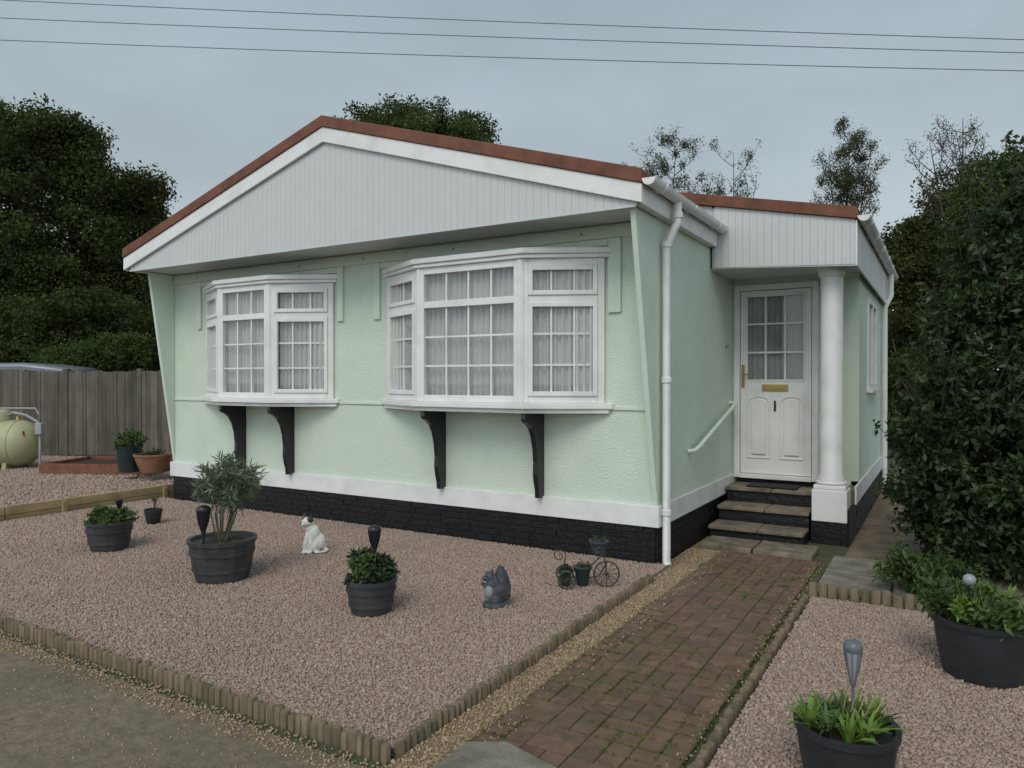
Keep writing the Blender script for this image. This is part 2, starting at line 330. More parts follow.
logs('log roll edging between the brick path and the right gravel bed',(-.80,1.3,0),(-.80,5.2,0),.020,.058,0,M['log'])
logs('brown log roll edging at the far end of the right gravel bed',(-.80,5.31,0),(.75,5.31,0),.032,.12,0,M['log'])
t=thing('timber_edging','flat yellowish timber edging holding the raised gravel left of the home','garden edging',(-8.38,2.6,0))
y=2.6; 
while y<7.4:
    mb=MB()
    for k,(z0,z1) in enumerate(((0,.095),(.099,.19))): mb.box(-8.40+.012*k,-8.35,y,y+1.19,z0,z1)
    mb.build('board',M['sleeper'],t,bevel=.006); mb=MB(); mb.box(-8.349,-8.31,y+.55,y+.60,0,.17); mb.build('peg',M['sleeper'],t,bevel=.004); y+=1.2

# ---------------------------------------------------------------- mobile home
XL,XR,YF,YG,YB=-8.10,-1.945,5.53,5.0,16.0
home=thing('mobile_home','mint green mobile home with two bay windows, white gable and porch','mobile home',((XL+XR)/2,YF,0))
AX=-.72; AYF=7.13; DY=7.9; AYB=11.2
o1=(-7.40,-5.48); o2=(-4.64,-2.44); wz0,wz1=1.33,2.48
mb=MB()
mb.box(XL,XR,YF,YF+.07,.5,wz0); mb.box(XL,XR,YF,YF+.07,wz1,2.79)
for a,b in [(XL,o1[0]),(o1[1],o2[0]),(o2[1],XR)]: mb.box(a,b,YF,YF+.07,wz0,wz1)
mb.build('front_wall',M['mint'],home)
mb=MB(); mb.box(XR-.07,XR,YF+.07,DY,.5,2.9); mb.build('side_wall',M['mint'],home)
mb=MB(); mb.box(XR-.07,XR,AYB,YB,0.01,2.9); mb.build('side_wall',M['mint'],home)
mb=MB(); mb.box(XL,XL+.07,YF+.07,YB,.3,2.9); mb.build('side_wall',M['mint'],home)
mb=MB(); mb.box(XL,XR,YB,YB+.07,.3,2.9); mb.build('rear_wall',M['mint'],home)
mb=MB(); mb.box(XR+.001,AX,AYB,AYB+.07,.01,2.9); mb.build('rear_wall',M['mint'],home)
mb=MB(); dx0,dx1,dz0,dz1=-1.925,-1.09,.47,2.50
mb.box(dx1,AX-.07,DY,DY+.07,.335,2.75); mb.box(XR-.07,dx1,DY,DY+.07,dz1,2.75); mb.box(XR-.07,dx0,DY,DY+.07,.335,dz1); mb.build('porch_wall',M['mint'],home)
mb=MB(); wy0,wy1,az0,az1=8.75,9.85,1.4,2.40
mb.box(AX-.07,AX,DY,wy0,.5,2.85); mb.box(AX-.07,AX,wy1,AYB,.5,2.85); mb.box(AX-.07,AX,wy0,wy1,.5,az0); mb.box(AX-.07,AX,wy0,wy1,az1,2.85); mb.build('annex_wall',M['mint'],home)
for x,yt in ((XL,YG+.20),(XR-.045,YG+.04)):
    mb=MB(); mb.prism([(YF-.001,.505),(YF-.001,2.775),(yt,2.775)],x,x+.043,'x'); mb.build('wing_wall',M['mints'],home,bevel=.006)
mb=MB(); mb.box(XL+.05,XR-.05,YF-.022,YF-.001,2.66,2.765); mb.build('head_board',M['mints'],home,bevel=.004)
for a,b in ((XL+.05,-7.46),(-5.42,-4.70),(-2.38,XR-.05)):
    mb=MB(); mb.box(a,b,YF-.014,YF-.001,1.255,1.285); mb.build('bead',M['mints'],home,bevel=.004)
for a,b,z in ((-7.62,-7.54,2.1),(-5.36,-5.28,2.1),(-4.87,-4.79,2.1),(-2.36,-2.25,2.05)):
    mb=MB(); mb.box(a,b,YF-.024,YF-.001,z,2.657); mb.build('window_surround',M['mints'],home,bevel=.004)
for a,b in ((-7.537,-5.363),(-4.787,-2.363)):
    mb=MB(); mb.box(a,b,YF-.020,YF-.001,2.60,2.657); mb.build('window_surround',M['mints'],home,bevel=.004)
mb=MB(); mb.box(XL+.07,XR-.07,YF+.07,YB,.40,.44); mb.box(XR-.07,AX-.07,DY+.07,AYB,.40,.44); mb.build('floor_deck',M['inside'],home)
mb=MB(); mb.box(XL+.07,XR-.07,7.6,7.65,.45,2.8); mb.build('inner_partition',M['inside'],home)
mb=MB(); mb.box(XL-.02,XR+.02,YF-.028,YF-.0015,.335,.505); mb.box(XR+.0015,XR+.02,YF-.001,DY-.02,.335,.505); mb.build('trim_band',M['white'],home,bevel=.004)
mb=MB(); mb.box(AX+.0015,AX+.02,AYF+.35,AYB,.335,.505); mb.build('trim_band',M['white'],home,bevel=.004)
def courses(p0,p1,z0,z1,nrm,name='skirting'):
    p0=Vector(p0);p1=Vector(p1);d=(p1-p0);L=d.length;d/=L;n=Vector(nrm); mb=MB(); nr=max(1,int((z1-z0)/.055)); hh=(z1-z0)/nr
    mb.hexa((p0.x-n.x*.06,p0.y-n.y*.06,z0),d*L,n*.06,(0,0,z1-z0-.002))
    for r in range(nr):
        s=-random.uniform(0,.2)
        while s<L:
            w=random.uniform(.16,.36); a=max(s,0);b=min(s+w-.004,L); s+=w
            if b-a<.02: continue
            t=random.uniform(.007,.015); q=p0+d*a; mb.hexa((q.x,q.y,z0+r*hh+.002),d*(b-a),n*t,(0,0,hh-.004))
    return mb.build(name,M['skirt2'],home,bevel=.003)
courses((XL+.02,YF+.0,0),(XR-.02,YF+.0,0),0,.334,(0,-1,0)); courses((XR-.02,YF+.01,0),(XR-.02,DY,0),0,.334,(1,0,0)); courses((AX-.02,AYF+.02,0),(AX-.02,AYB,0),0,.334,(1,0,0))
mb=MB(); mb.box(-1.05,AX-.085,AYF+.03,DY+.06,0,.334); mb.build('porch_base',M['skirt2'],home)
mb=MB(); mb.box(XL+.02,XL+.09,YF+.09,YB,0,.334); mb.build('skirting',M['skirt2'],home)
mb=MB(); mb.box(-1.05,AX-.003,AYF+.33,DY-.003,.337,.46); mb.build('porch_floor',M['stone'],home)
XM=-5.02; e0,e1=-8.20,-1.87; ze,zr=3.02,3.98
def rt(x): return zr-(zr-ze)*(abs(x-XM)/(e1-XM) if x>XM else abs(x-XM)/(XM-e0))
def slope(o0,o1_): return [(e0,ze-o0),(XM,zr-o0),(e1,ze-o0),(e1,ze-o1_),(XM,zr-o1_),(e0,ze-o1_)]
mb=MB(); mb.prism(slope(0,.105),YG-.045,YB+.4); roof=mb.build('roof',M['brown'],home,bevel=.006)
mb=MB(); mb.prism(slope(.107,.245),YG-.03,YG-.002); mb.build('bargeboard',M['white'],home,bevel=.004)
mb=MB(); mb.box(e1-.02,e1,YG,6.98,2.77,2.915); mb.build('side_fascia',M['white'],home,bevel=.004)
mb=MB(); mb.box(e0,e0+.02,YG,YB,2.77,2.915); mb.build('side_fascia',M['white'],home,bevel=.004)
mb=MB(); mb.box(XR+.001,e1-.021,YG+.03,6.98,2.775,2.79); mb.build('side_soffit',M['white'],home)
mb=MB(); mb.box(e0+.021,XL-.001,YG+.03,YB,2.775,2.79); mb.build('side_soffit',M['white'],home)
BW=.066
mb=MB(); x=XL-.02
def tz(q): return rt(q)-.2
while x<XR+.02:
    xa,xb=x+.0008,min(x+BW-.0008,XR+.03)
    poly=[(xa,2.775),(xb,2.775),(xb,tz(xb))]+([(XM,tz(XM))] if xa<XM<xb else [])+[(xa,tz(xa))]
    if tz(xa)>2.78 and tz(xb)>2.78: mb.prism(poly,YG+.003,YG+.008)
    x+=BW
mb.build('gable_cladding',M['clad'],home,bevel=.0015)
mb=MB(); mb.prism([(XL-.05,2.776),(XR+.05,2.776),(XM,rt(XM)-.15)],YG+.0082,YG+.03); mb.build('gable_backing',M['groove'],home)
mb=MB(); mb.box(XL+.046,XR-.047,YG+.031,YF-.001,2.777,2.79); mb.build('soffit',M['clad'],home)
mb=MB(); mb.box(XL-.02,XR+.02,YG-.001,YG+.02,2.757,2.774); mb.build('gable_trim',M['clad'],home)
mb=MB(); mb.prism([(XL,2.791),(XR,2.791),(XM,rt(XM)-.12)],YF,YF+.03); mb.build('gable_inner',M['dark'],home)
def gutter(x,z,y0,y1,r=.052):
    mb=MB(); n=10; vs=[];
    for y in (y0,y1):
        for rr in (r,r-.008):
            for k in range(n+1):
                q=math.pi+math.pi*k/n; vs.append((x+rr*math.cos(q),y,z+rr*math.sin(q)))
    m_=n+1; fs=[]
    for k in range(n):
        fs+=[(k,k+1,2*m_+k+1,2*m_+k),(m_+k,3*m_+k,3*m_+k+1,m_+k+1)]
    fs+=[(0,2*m_,3*m_,m_),(n,m_+n,3*m_+n,2*m_+n),tuple(range(m_)),tuple(range(2*m_,3*m_))]
    mb.add(vs,fs)
    g=mb.build('gutter',M['white'],home,smooth=True)
    y=y0+.25
    while y<min(y1,y0+4):
        mb=MB(); mb.tube([(x+(r+.004)*math.cos(math.pi+math.pi*k/8),y,z+(r+.004)*math.sin(math.pi+math.pi*k/8)) for k in range(9)],.007,5); mb.build('gutter_bracket',M['white'],g); y+=.75
    return g
gutter(e1+.056,2.945,YG-.04,6.98)
gx=e1+.056
mb=MB(); r=.033
mb.tube([(gx,5.62,2.9),(gx,5.62,2.74),(gx-.02,5.60,2.70),(XR+.075,5.585,2.60),(XR+.055,5.58,2.55),(XR+.055,5.58,.06),(XR+.075,5.56,.03)],r,12)
for z in (2.80,2.57,1.5,.45): mb.lathe([(r+.001,z-.025),(r+.008,z-.02),(r+.008,z+.02),(r+.001,z+.025)],(XR+.055 if z<2.7 else gx,5.58 if z<2.7 else 5.62,0),12)
mb.build('downpipe',M['white'],home,smooth=True)
mb=MB(); mb.tube([(XR+.008,5.70,.5),(XR+.008,5.70,2.62)],.006,6); mb.build('wall_cable',M['greyp'],home)
AY=7.0
def at_(x): return 3.01+.21*(-.66-x)
mb=MB(); mb.prism([(-4.3,at_(-4.3)),(-.655,at_(-.655)),(-.655,at_(-.655)-.105),(-4.3,at_(-4.3)-.105)],AY-.03,AYB+.3); mb.build('annex_roof',M['brown'],home,bevel=.005)
mb=MB(); x=-1.90
def ab(x): return 2.575-.06*(x+1.9)/1.2
while x<-.69:
    xa,xb=x+.0008,min(x+BW-.0008,-.672); mb.prism([(xa,ab(xa)),(xb,ab(xb)),(xb,at_(xb)-.107),(xa,at_(xa)-.107)],AY,AY+.005); x+=BW
mb.build('canopy_cladding',M['clad'],home,bevel=.0015)
mb=MB(); mb.prism([(-1.92,2.57),(-.674,2.50),(-.674,2.90),(-1.92,3.15)],AY+.0052,AY+.03); mb.build('canopy_backing',M['groove'],home)
mb=MB(); mb.prism([(-4.2,3.0),(-1.925,2.95),(-1.925,at_(-1.925)-.11),(-4.2,at_(-4.2)-.11)],AY+.016,AY+.03); mb.build('canopy_infill',M['clad'],home)
mb=MB(); mb.box(XR+.002,-.70,AY+.031,DY-.001,2.56,2.575); mb.build('porch_soffit',M['clad'],home)
mb=MB(); mb.box(-.671,-.655,AY,AYB,2.50,2.90); mb.build('annex_fascia',M['white'],home,bevel=.003)
gutter(-.60,2.93,AY-.03,AYB+.2)
mb=MB(); mb.tube([(-.60,10.7,2.88),(-.60,10.7,2.6),(AX+.05,10.7,2.45),(AX+.05,10.7,.05)],.033,10); mb.build('downpipe',M['white'],home,smooth=True)
cx,cy=-.895,7.29
mb=MB(); mb.lathe([(.117,.575),(.117,.60),(.099,.64),(.097,2.44),(.105,2.45),(.118,2.47),(.118,2.50),(.13,2.51),(.13,2.555)],(cx,cy,0),32); colm=mb.build('column',M['white'],home,smooth=True)
mb=MB(); mb.box(cx-.150,cx+.150,cy-.150,cy+.150,.21,.50); mb.box(cx-.137,cx+.137,cy-.137,cy+.137,.501,.54); mb.lathe([(.128,.541),(.138,.555),(.128,.574)],(cx,cy,0),32); mb.build('column_base',M['white'],colm,bevel=.008)
courses((cx-.14,cy-.12,0),(cx+.14,cy-.12,0),0,.209,(0,-1,0))

def facet_box(mb,A,B,s0,s1,z0,z1,n0,n1):
    A=Vector((A[0],A[1],0));B=Vector((B[0],B[1],0)); t=(B-A).normalized(); n=Vector((t.y,-t.x,0))
    mb.hexa(A+t*s0+n*n0+Vector((0,0,z0)),t*(s1-s0),n*(n1-n0),Vector((0,0,z1-z0)))
def bay(cxx,w2,f2,p,cols,label):
    P=[(cxx-w2,YF),(cxx-f2,YF-p),(cxx+f2,YF-p),(cxx+w2,YF)]; z0,z1=1.31,2.50; tr=2.17
    fr=MB(); bars=MB(); pn=[]
    for i in range(3):
        A,B=P[i],P[i+1]; L=(Vector(B)-Vector(A)).length; fw=.058
        facet_box(fr,A,B,0,fw,z0,z1,-.035,.03); facet_box(fr,A,B,L-fw,L,z0,z1,-.035,.03)
        facet_box(fr,A,B,fw,L-fw,z0,z0+fw,-.035,.028); facet_box(fr,A,B,fw,L-fw,z1-fw,z1,-.035,.028); facet_box(fr,A,B,fw,L-fw,tr-.03,tr+.03,-.035,.028)
        a,b=fw,L-fw; lo=(z0+fw,tr-.03); hi=(tr+.03,z1-fw)
        if i!=1:
            for (q0,q1) in (lo,hi):
                g=.038
                facet_box(fr,A,B,a,a+g,q0,q1,.0,.042); facet_box(fr,A,B,b-g,b,q0,q1,.0,.042); facet_box(fr,A,B,a+g,b-g,q0,q0+g,.0,.042); facet_box(fr,A,B,a+g,b-g,q1-g,q1,.0,.042)
        c=cols[i]; hb=.0078
        for k in range(1,c):
            s=a+(b-a)*k/c
            for q0,q1 in (lo,hi): facet_box(bars,A,B,s-hb,s+hb,q0,q1,-.010,.010)
        for k in (1,2):
            z=lo[0]+(lo[1]-lo[0])*k/3; facet_box(bars,A,B,a,b,z-hb,z+hb,-.008,.008)
        for q0,q1 in (lo,hi):
            m=MB(); facet_box(m,A,B,a-.005,b+.005,q0-.005,q1+.005,-.003,.0); pn.append(m)
    for (x,y) in P[1:3]: fr.lathe([(.04,z0),(.04,z1)],(x,y,0),10)
    w=fr.build('bay_window',M['white'],home,bevel=.004); tag(w,label)
    bars.build('glazing_bar',M['white'],w)
    for m in pn: m.build('pane',M['glass'],w)
    def ring(off):
        return [(cxx-w2-off,YF-.001),(cxx-w2-off,YF-.03),(cxx-f2-off*.6,YF-p-off),(cxx+f2+off*.6,YF-p-off),(cxx+w2+off,YF-.03),(cxx+w2+off,YF-.001)]
    m=MB(); m.prism(ring(.055),z1+.001,z1+.035,'z'); m.prism(ring(.075),z1+.0355,z1+.085,'z'); m.build('window_head',M['white'],w,bevel=.008)
    m=MB(); m.prism(ring(.085),1.262,z0-.001,'z'); m.prism(ring(.05),1.225,1.2615,'z'); m.build('sill',M['white'],w,bevel=.006)
    ins=.062; Q=[(cxx-w2+.05,YF-.04),(cxx-f2+.01,YF-p+ins),(cxx+f2-.01,YF-p+ins),(cxx+w2-.05,YF-.04)]
    cm=MB()
    for i in range(3):
        A,B=Vector(Q[i]),Vector(Q[i+1]); L=(B-A).length; t=(B-A)/L; nn=Vector((t.y,-t.x)); m_=int(L/.005); ph=random.uniform(0,6); fq=.6
        vs=[]
        for k in range(m_+1):
            s=k/m_*L
            if k%12==0: fq=random.uniform(.46,.62)
            ph+=fq; sn=math.sin(ph); am=.019
            pt=A+t*s+nn*am*sn; pt2=A+t*s+nn*am*.8*math.sin(ph+.15)
            vs+=[(pt.x,pt.y,z0+.01),(pt2.x,pt2.y,z1-.005)]
        cm.add(vs,[(2*k,2*k+2,2*k+3,2*k+1) for k in range(len(vs)//2-1)])
    cm.build('curtain',M['curtain'],w,norm=False,smooth=True)
    return w
bay(-6.42,1.0,.385,.30,(2,3,3),'smaller canted bay window on the left of the front wall')
bay(-3.54,1.14,.525,.30,(2,4,3),'wider canted bay window near the corner of the front wall')
prof=[(0,0),(-.33,0),(-.335,-.05),(-.31,-.075),(-.27,-.09),(-.215,-.13),(-.17,-.20),(-.14,-.30),(-.125,-.42),(-.13,-.52),(-.115,-.6),(-.095,-.66),(-.09,-.73),(0,-.73)]
for x in (-6.79,-6.02,-4.02,-2.98):
    mb=MB(); mb.prism([(YF-.002+a,1.223+b) for a,b in prof],x-.022,x+.022,'x'); mb.build('bracket',M['black'],home,bevel=.004)
mb=MB(); mb.tube([(XR+.001,6.32,.87),(XR+.06,6.33,.88),(XR+.075,6.40,.905),(XR+.075,7.68,1.24),(XR+.06,7.75,1.26),(XR+.001,7.76,1.26)],.020,10); mb.build('grab_rail',M['mints'],home,smooth=True)
mb=MB(); y0,y1=DY-.03,DY+.03
mb.box(dx0,dx0+.06,y0,y1,dz0,dz1); mb.box(dx1-.06,dx1,y0,y1,dz0,dz1); mb.box(dx0+.06,dx1-.06,y0,y1,dz1-.06,dz1); mb.box(dx0+.06,dx1-.06,y0-.03,y1,dz0,dz0+.045)
mb.build('door_frame',M['white'],home,bevel=.004)
mb=MB(); a,b,c,e=dx0+.066,dx1-.066,dz0+.05,dz1-.066; gz=1.49; sw_=.062
mb.box(a,a+sw_,DY-.02,DY+.02,c,e); mb.box(b-sw_,b,DY-.02,DY+.02,c,e); mb.box(a+sw_,b-sw_,DY-.02,DY+.02,e-.05,e); mb.box(a+sw_,b-sw_,DY-.02,DY+.02,c,gz)
ga,gb=a+sw_,b-sw_; gt=e-.05
for s in (0,1):
    q0=ga if s==0 else gb-.015; mb.box(q0,q0+.015,DY-.028,DY-.0205,gz,gt)
mb.box(ga+.015,gb-.015,DY-.028,DY-.0205,gz,gz+.015); mb.box(ga+.015,gb-.015,DY-.028,DY-.0205,gt-.015,gt)
door=mb.build('door',M['white'],home,bevel=.003)
mb=MB()
for k in (1,2): xx=ga+(gb-ga)*k/3; mb.box(xx-.009,xx+.009,DY-.014,DY+.012,gz,gt)
for k in (1,2): zz=gz+(gt-gz)*k/3; mb.box(ga,gb,DY-.012,DY+.010,zz-.009,zz+.009)
mb.build('glazing_bar',M['white'],door)
mb=MB(); mb.box(ga-.004,gb+.004,DY-.002,DY+.002,gz-.004,gt+.004); mb.build('door_pane',M['glass'],door)
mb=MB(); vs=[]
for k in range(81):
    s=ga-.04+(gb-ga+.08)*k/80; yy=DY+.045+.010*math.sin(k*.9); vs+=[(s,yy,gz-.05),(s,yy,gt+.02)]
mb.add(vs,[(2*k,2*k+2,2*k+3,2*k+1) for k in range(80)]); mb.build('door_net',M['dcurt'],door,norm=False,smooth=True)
xm=(a+b)/2
for s0,s1 in ((a+.07,xm-.045),(xm+.045,b-.07)):
    z0,z1=.68,1.26; cxp=(s0+s1)/2
    def arch(g):
        r_=(s1-s0)/2-g; return [(s0+g,z0+g),(s1-g,z0+g)]+[(cxp+r_*math.cos(q),z1-.0+.075*r_/((s1-s0)/2)*math.sin(q)) for q in np.linspace(0,math.pi,13)]
    o_=arch(0);i_=arch(.018); n=len(o_); mb=MB()
    yy0,yy1=DY-.030,DY-.0205
    vs=[(p[0],yy0,p[1]) for p in o_]+[(p[0],yy0,p[1]) for p in i_]+[(p[0],yy1,p[1]) for p in o_]+[(p[0],yy1,p[1]) for p in i_]
    fs=[]
    for k in range(n):
        j=(k+1)%n; fs+=[(k,j,n+j,n+k),(k,2*n+k,2*n+j,j),(n+k,n+j,3*n+j,3*n+k),(2*n+k,3*n+k,3*n+j,2*n+j)]
    mb.add(vs,fs); mb.prism(arch(.045),DY-.037,DY-.0205); mb.build('door_panel',M['white'],door,bevel=.005)
mb=MB(); mb.box(xm-.13,xm+.13,DY-.032,DY-.0205,1.385,1.455); mb.box(xm-.105,xm+.105,DY-.037,DY-.0325,1.402,1.440); mb.build('letterbox',M['brass'],door,bevel=.003)
mb=MB(); mb.box(a+.012,a+.045,DY-.03,DY-.0205,1.42,1.66); mb.tube([(a+.03,DY-.03,1.56),(a+.03,DY-.065,1.56),(a+.12,DY-.065,1.56)],.009,8); mb.build('door_handle',M['brass'],door,bevel=.002)
cu=bpy.data.curves.new('num','FONT'); cu.body='1'; cu.size=.15; cu.extrude=.003; cu.offset=.003; cu.align_x='CENTER'
to=bpy.data.objects.new('num',cu); COL.objects.link(to); bpy.context.view_layer.update()
me=bpy.data.meshes.new_from_object(to.evaluated_get(bpy.context.evaluated_depsgraph_get())); bpy.data.objects.remove(to)
me.transform(Matrix.Rotation(R(90),4,'X')); me.materials.clear(); me.materials.append(M['black'])
no=bpy.data.objects.new('house_number',me); COL.objects.link(no); no.parent=door; no.location=Vector((xm,DY-.026,1.18))-Vector(ORG[home.name])
mb=MB(); mb.lathe([(.03,0),(.03,.02),(.02,.028)],(XR+.001,7.6,1.86),16,rot=Matrix.Rotation(R(90),3,'Y')); mb.build('door_bell',M['greyp'],home)
w=MB(); x0,x1=AX-.04,AX+.02
w.box(x0,x1,wy0,wy0+.06,az0,az1); w.box(x0,x1,wy1-.06,wy1,az0,az1); w.box(x0,x1,wy0+.06,wy1-.06,az0,az0+.06); w.box(x0,x1,wy0+.06,wy1-.06,az1-.06,az1); w.box(x0,x1,(wy0+wy1)/2-.03,(wy0+wy1)/2+.03,az0+.06,az1-.06); w.box(AX+.001,AX+.06,wy0-.03,wy1+.03,az0-.04,az0-.001)
sw=w.build('side_window',M['white'],home,bevel=.004); mb=MB(); mb.box(AX-.012,AX-.008,wy0+.05,wy1-.05,az0+.05,az1-.05); mb.build('pane',M['glass'],sw)
for x in (-7.6,-5.9,-5.0,-3.9,-2.6):
    mb=MB(); mb.ell((x,YF-.023,2.71),(.012,.006,.012),8,6); mb.build('screw_cap',M['greyp'],home,smooth=True)

# ---------------------------------------------------------------- steps
st=thing('front_steps','black and stone steps leading up to the white front door','steps',(-1.47,7.3,0))
zp=0
for i,(y,z) in enumerate(((6.85,.135),(7.16,.275),(7.48,.42))):
    mb=MB(); mb.box(-1.90,-1.075,y+.03,DY-.035,zp+.001,z-.037); mb.build('riser',M['skirt'],st); zp=z
    mb=MB(); ye=(7.16,7.48,DY-.035)[i]+.02
    mb.box(-1.915,-1.47,y,ye,z-.036,z); mb.box(-1.464,-1.07,y,ye,z-.036,z-.002); mb.build('tread',M['stone'],st,bevel=.008)
mb=MB(); mb.box(-1.72,-1.24,7.54,7.81,.4205,.438); tag(mb.build('doormat',M['mat'],bevel=.003),'dark doormat on the top step below the door','doormat')

# ---------------------------------------------------------------- planters
def blades(name,c,n,L,w,m,parent,spread=1.,local=False,r0=.04):
    V=[];Fs=[]
    for i in range(n):
        a=random.uniform(0,2*math.pi); l=L*random.uniform(.6,1.1); out=random.uniform(.25,1.)*spread; rr=random.uniform(0,r0); w_=w*random.uniform(.7,1.2)
        d=Vector((math.cos(a),math.sin(a),0)); side=Vector((-d.y,d.x,random.uniform(-.4,.4))); p0=Vector(c)+d*rr; b=len(V)
        for k in range(5):
            t=k/4; p=p0+d*(out*l*t*(.5+.5*t))+Vector((0,0,l*(t-.62*out*t*t))); ww=w_*(1-t)**.7*(.6+t*.8 if t<.4 else 1)
            V+=[p-side*ww/2,p+side*ww/2]
        Fs+=[(b+2*k,b+2*k+1,b+2*k+3,b+2*k+2) for k in range(4)]
    mb=MB(); mb.add(V,Fs); return mb.build(name,m,parent,norm=False)
def tub(label,px,py,w,h,m,z=BZ,cat='planter',name='planter',hoops=True,soil=True,ratio=.78,groove=.03):
    rb=w/2*ratio; rt_=w/2; d=(H-z)*F/(py-HY)+rb; x,y=at(px,d)
    t=thing(name,label,cat,(x,y,z))
    mb=MB(); pr=[(rb*.9,0),(rb,.005),(rb+(rt_-rb)*.45,h*.35),(rb+(rt_-rb)*.8,h*.7),(rt_*.985,h-.02)]
    mb.lathe(pr+[(rt_*.9,h-.02),(rt_*.85,h-.05)],(x,y,z),48,groove=groove); mb.build('tub',m,t,smooth=True)
    mb=MB(); mb.lathe([(rt_*.97,h-.03),(rt_*1.03,h-.028),(rt_*1.04,h-.002),(rt_*1.0,h),(rt_*.92,h-.004),(rt_*.9,h-.04)],(x,y,z),40); mb.build('rim',m,t,smooth=True)
    if hoops:
        for k in (.28,.68):
            q=rb+(rt_-rb)*(.45*k/.35 if k<.35 else .45+(k-.35)); mb=MB(); mb.lathe([(q,h*k-.012),(q+.006,h*k-.01),(q+.008,h*k+.01),(q+.002,h*k+.012)],(x,y,z),40); mb.build('hoop',m,t,smooth=True)
    if soil:
        mb=MB(); mb.lathe([(rt_*.88,h-.06),(rt_*.88,h-.035),(rt_*.4,h-.022)],(x,y,z),24); mb.build('soil',M['soil'],t)
    return t,Vector((x,y,z))
t,p=tub('small slate grey half barrel tub of low green plants, leftmost in the gravel',109,553,.37,.25,M['tub'])
P,_=clumps([(p.x,p.y,p.z+.27,.17,.17,.09)],40,45,.03,.2); leaves('foliage',P,.045,.45,M['leafp'],t)
t,p=tub('tiny dark pot with a dry twig beside the home corner',153,525,.17,.15,M['tubd'],name='flower_pot',cat='flower pot',hoops=False,ratio=.7,groove=0)
mb=MB(); 
for k in range(4): mb.tube([p+Vector((0,0,.12)),p+Vector((random.uniform(-.03,.05),random.uniform(-.03,.03),.22)),p+Vector((random.uniform(-.04,.12),random.uniform(-.05,.05),.3))],[.004,.003,.0015],5)
mb.build('twig',M['bark'],t); leaves('foliage',np.array(p)+np.array([.04,0,.25])+rng.normal(size=(40,3))*.03,.03,.4,M['leafdk'],t)
t,p=tub('wide slate grey tub with a round feathery shrub in front of the left bay window',222,585,.47,.30,M['tub'])
hc=p+Vector((.05,.03,.70)); mb=MB(); PP=[];DD=[]
for k in range(15):
    a=random.uniform(0,6.28); r=random.uniform(.02,.08); q=Vector((math.cos(a),math.sin(a),0)); st_=p+q*r*.5+Vector((0,0,.27)); mid=p+q*(r+.03)+Vector((.02,.01,.48))
    hub=hc+q*random.uniform(.02,.12)+Vector((0,0,random.uniform(-.10,.06))); mb.tube([st_,mid,hub],[.007,.0055,.004],6)
    for s in range(6):
        d=Vector((random.gauss(0,1),random.gauss(0,1),random.gauss(.15,.8))).normalized(); e=hc+Vector((d.x*.235,d.y*.235,d.z*.215))*random.uniform(.75,1.02); mb.tube([hub,hub.lerp(e,.5)+Vector((0,0,.01)),e],[.003,.002,.001],4)
        for j in range(34):
            f=.25+.75*random.random()**.7; dd=(d*.7+Vector((random.gauss(0,1),random.gauss(0,1),random.gauss(0,.8)))).normalized(); PP.append(hub.lerp(e,f)); DD.append(dd)
mb.build('stem',M['stemm'],t)
leaves('foliage',np.array([tuple(v) for v in PP]),.070,.13,M['leafg'],t,dirs=np.array([tuple(v) for v in DD]),dmix=.85)
leaves('herb_leaves',np.array([p.x,p.y,p.z+.28])+rng.normal(size=(90,3))*np.array([.1,.1,.015]),.035,.5,M['leafp'],t)
t,p=tub('slate grey half barrel tub of bushy dark green plants near the gravel middle',371,618,.315,.215,M['tub'])
P,_=clumps([(p.x,p.y,p.z+.25,.15,.15,.10),(p.x-.05,p.y,p.z+.3,.08,.08,.08)],50,45,.025,.2,rough=.1); leaves('foliage',P,.042,.42,M['leafdk'],t)
P,_=clumps([(p.x,p.y,p.z+.28,.14,.14,.09)],24,25,.02,.5); leaves('light_leaves',P,.035,.45,M['leafp'],t)
t5=p
t,p=tub('dark barrel tub of bright green plants beside the big bush',984,690,.44,.29,M['tubd'],hoops=False,ratio=.8)
P,_=clumps([(p.x,p.y,p.z+.31,.23,.23,.08),(p.x-.16,p.y+.05,p.z+.34,.13,.13,.08)],60,50,.03,.2,rough=.1); leaves('foliage',P,.055,.35,M['leafp'],t)
P,_=clumps([(p.x,p.y,p.z+.34,.21,.21,.07)],18,36,.03,.4); leaves('bright_leaves',P,.05,.35,M['leafy'],t)
blades('long_leaves',p+Vector((0,0,.27)),120,.22,.016,M['leafp'],t,1.0,r0=.14)
p7=p
t,p=tub('dark tub of bright green leafy rosettes cut off by the bottom edge',847,806,.345,.22,M['tubd'],hoops=False,ratio=.8)
for k in range(11):
    a=k*.7; rr=.0 if k==0 else random.uniform(.05,.13); c=p+Vector((rr*math.cos(a),rr*math.sin(a),.19)); blades('foliage',c,26,.145,.024,M['leafy'] if k%3 else M['leafp'],t,1.15,r0=.015)
mb=MB()
for k in range(5): mb.tube([p+Vector((.02*k-.02,0,.2)),p+Vector((.03*k+.0,.02,.32)),p+Vector((.05*k+.02,.02,.43))],[.002,.0015,.001],4)
mb.build('dry_stalk',M['pea'],t)
p8=p
bx,by=at(905,5.0)
pl=thing('border_plant','low bright green plants spilling over the log edging under the bush','plant',(bx+.15,by,.02))
P,_=clumps([(bx+.15,by,.2,.33,.22,.14)],60,50,.035,.2,rough=.1); leaves('foliage',P,.05,.35,M['leafp'],pl); blades('long_leaves',(bx+.1,by,.05),70,.28,.014,M['leafp'],pl,1.1,r0=.2)

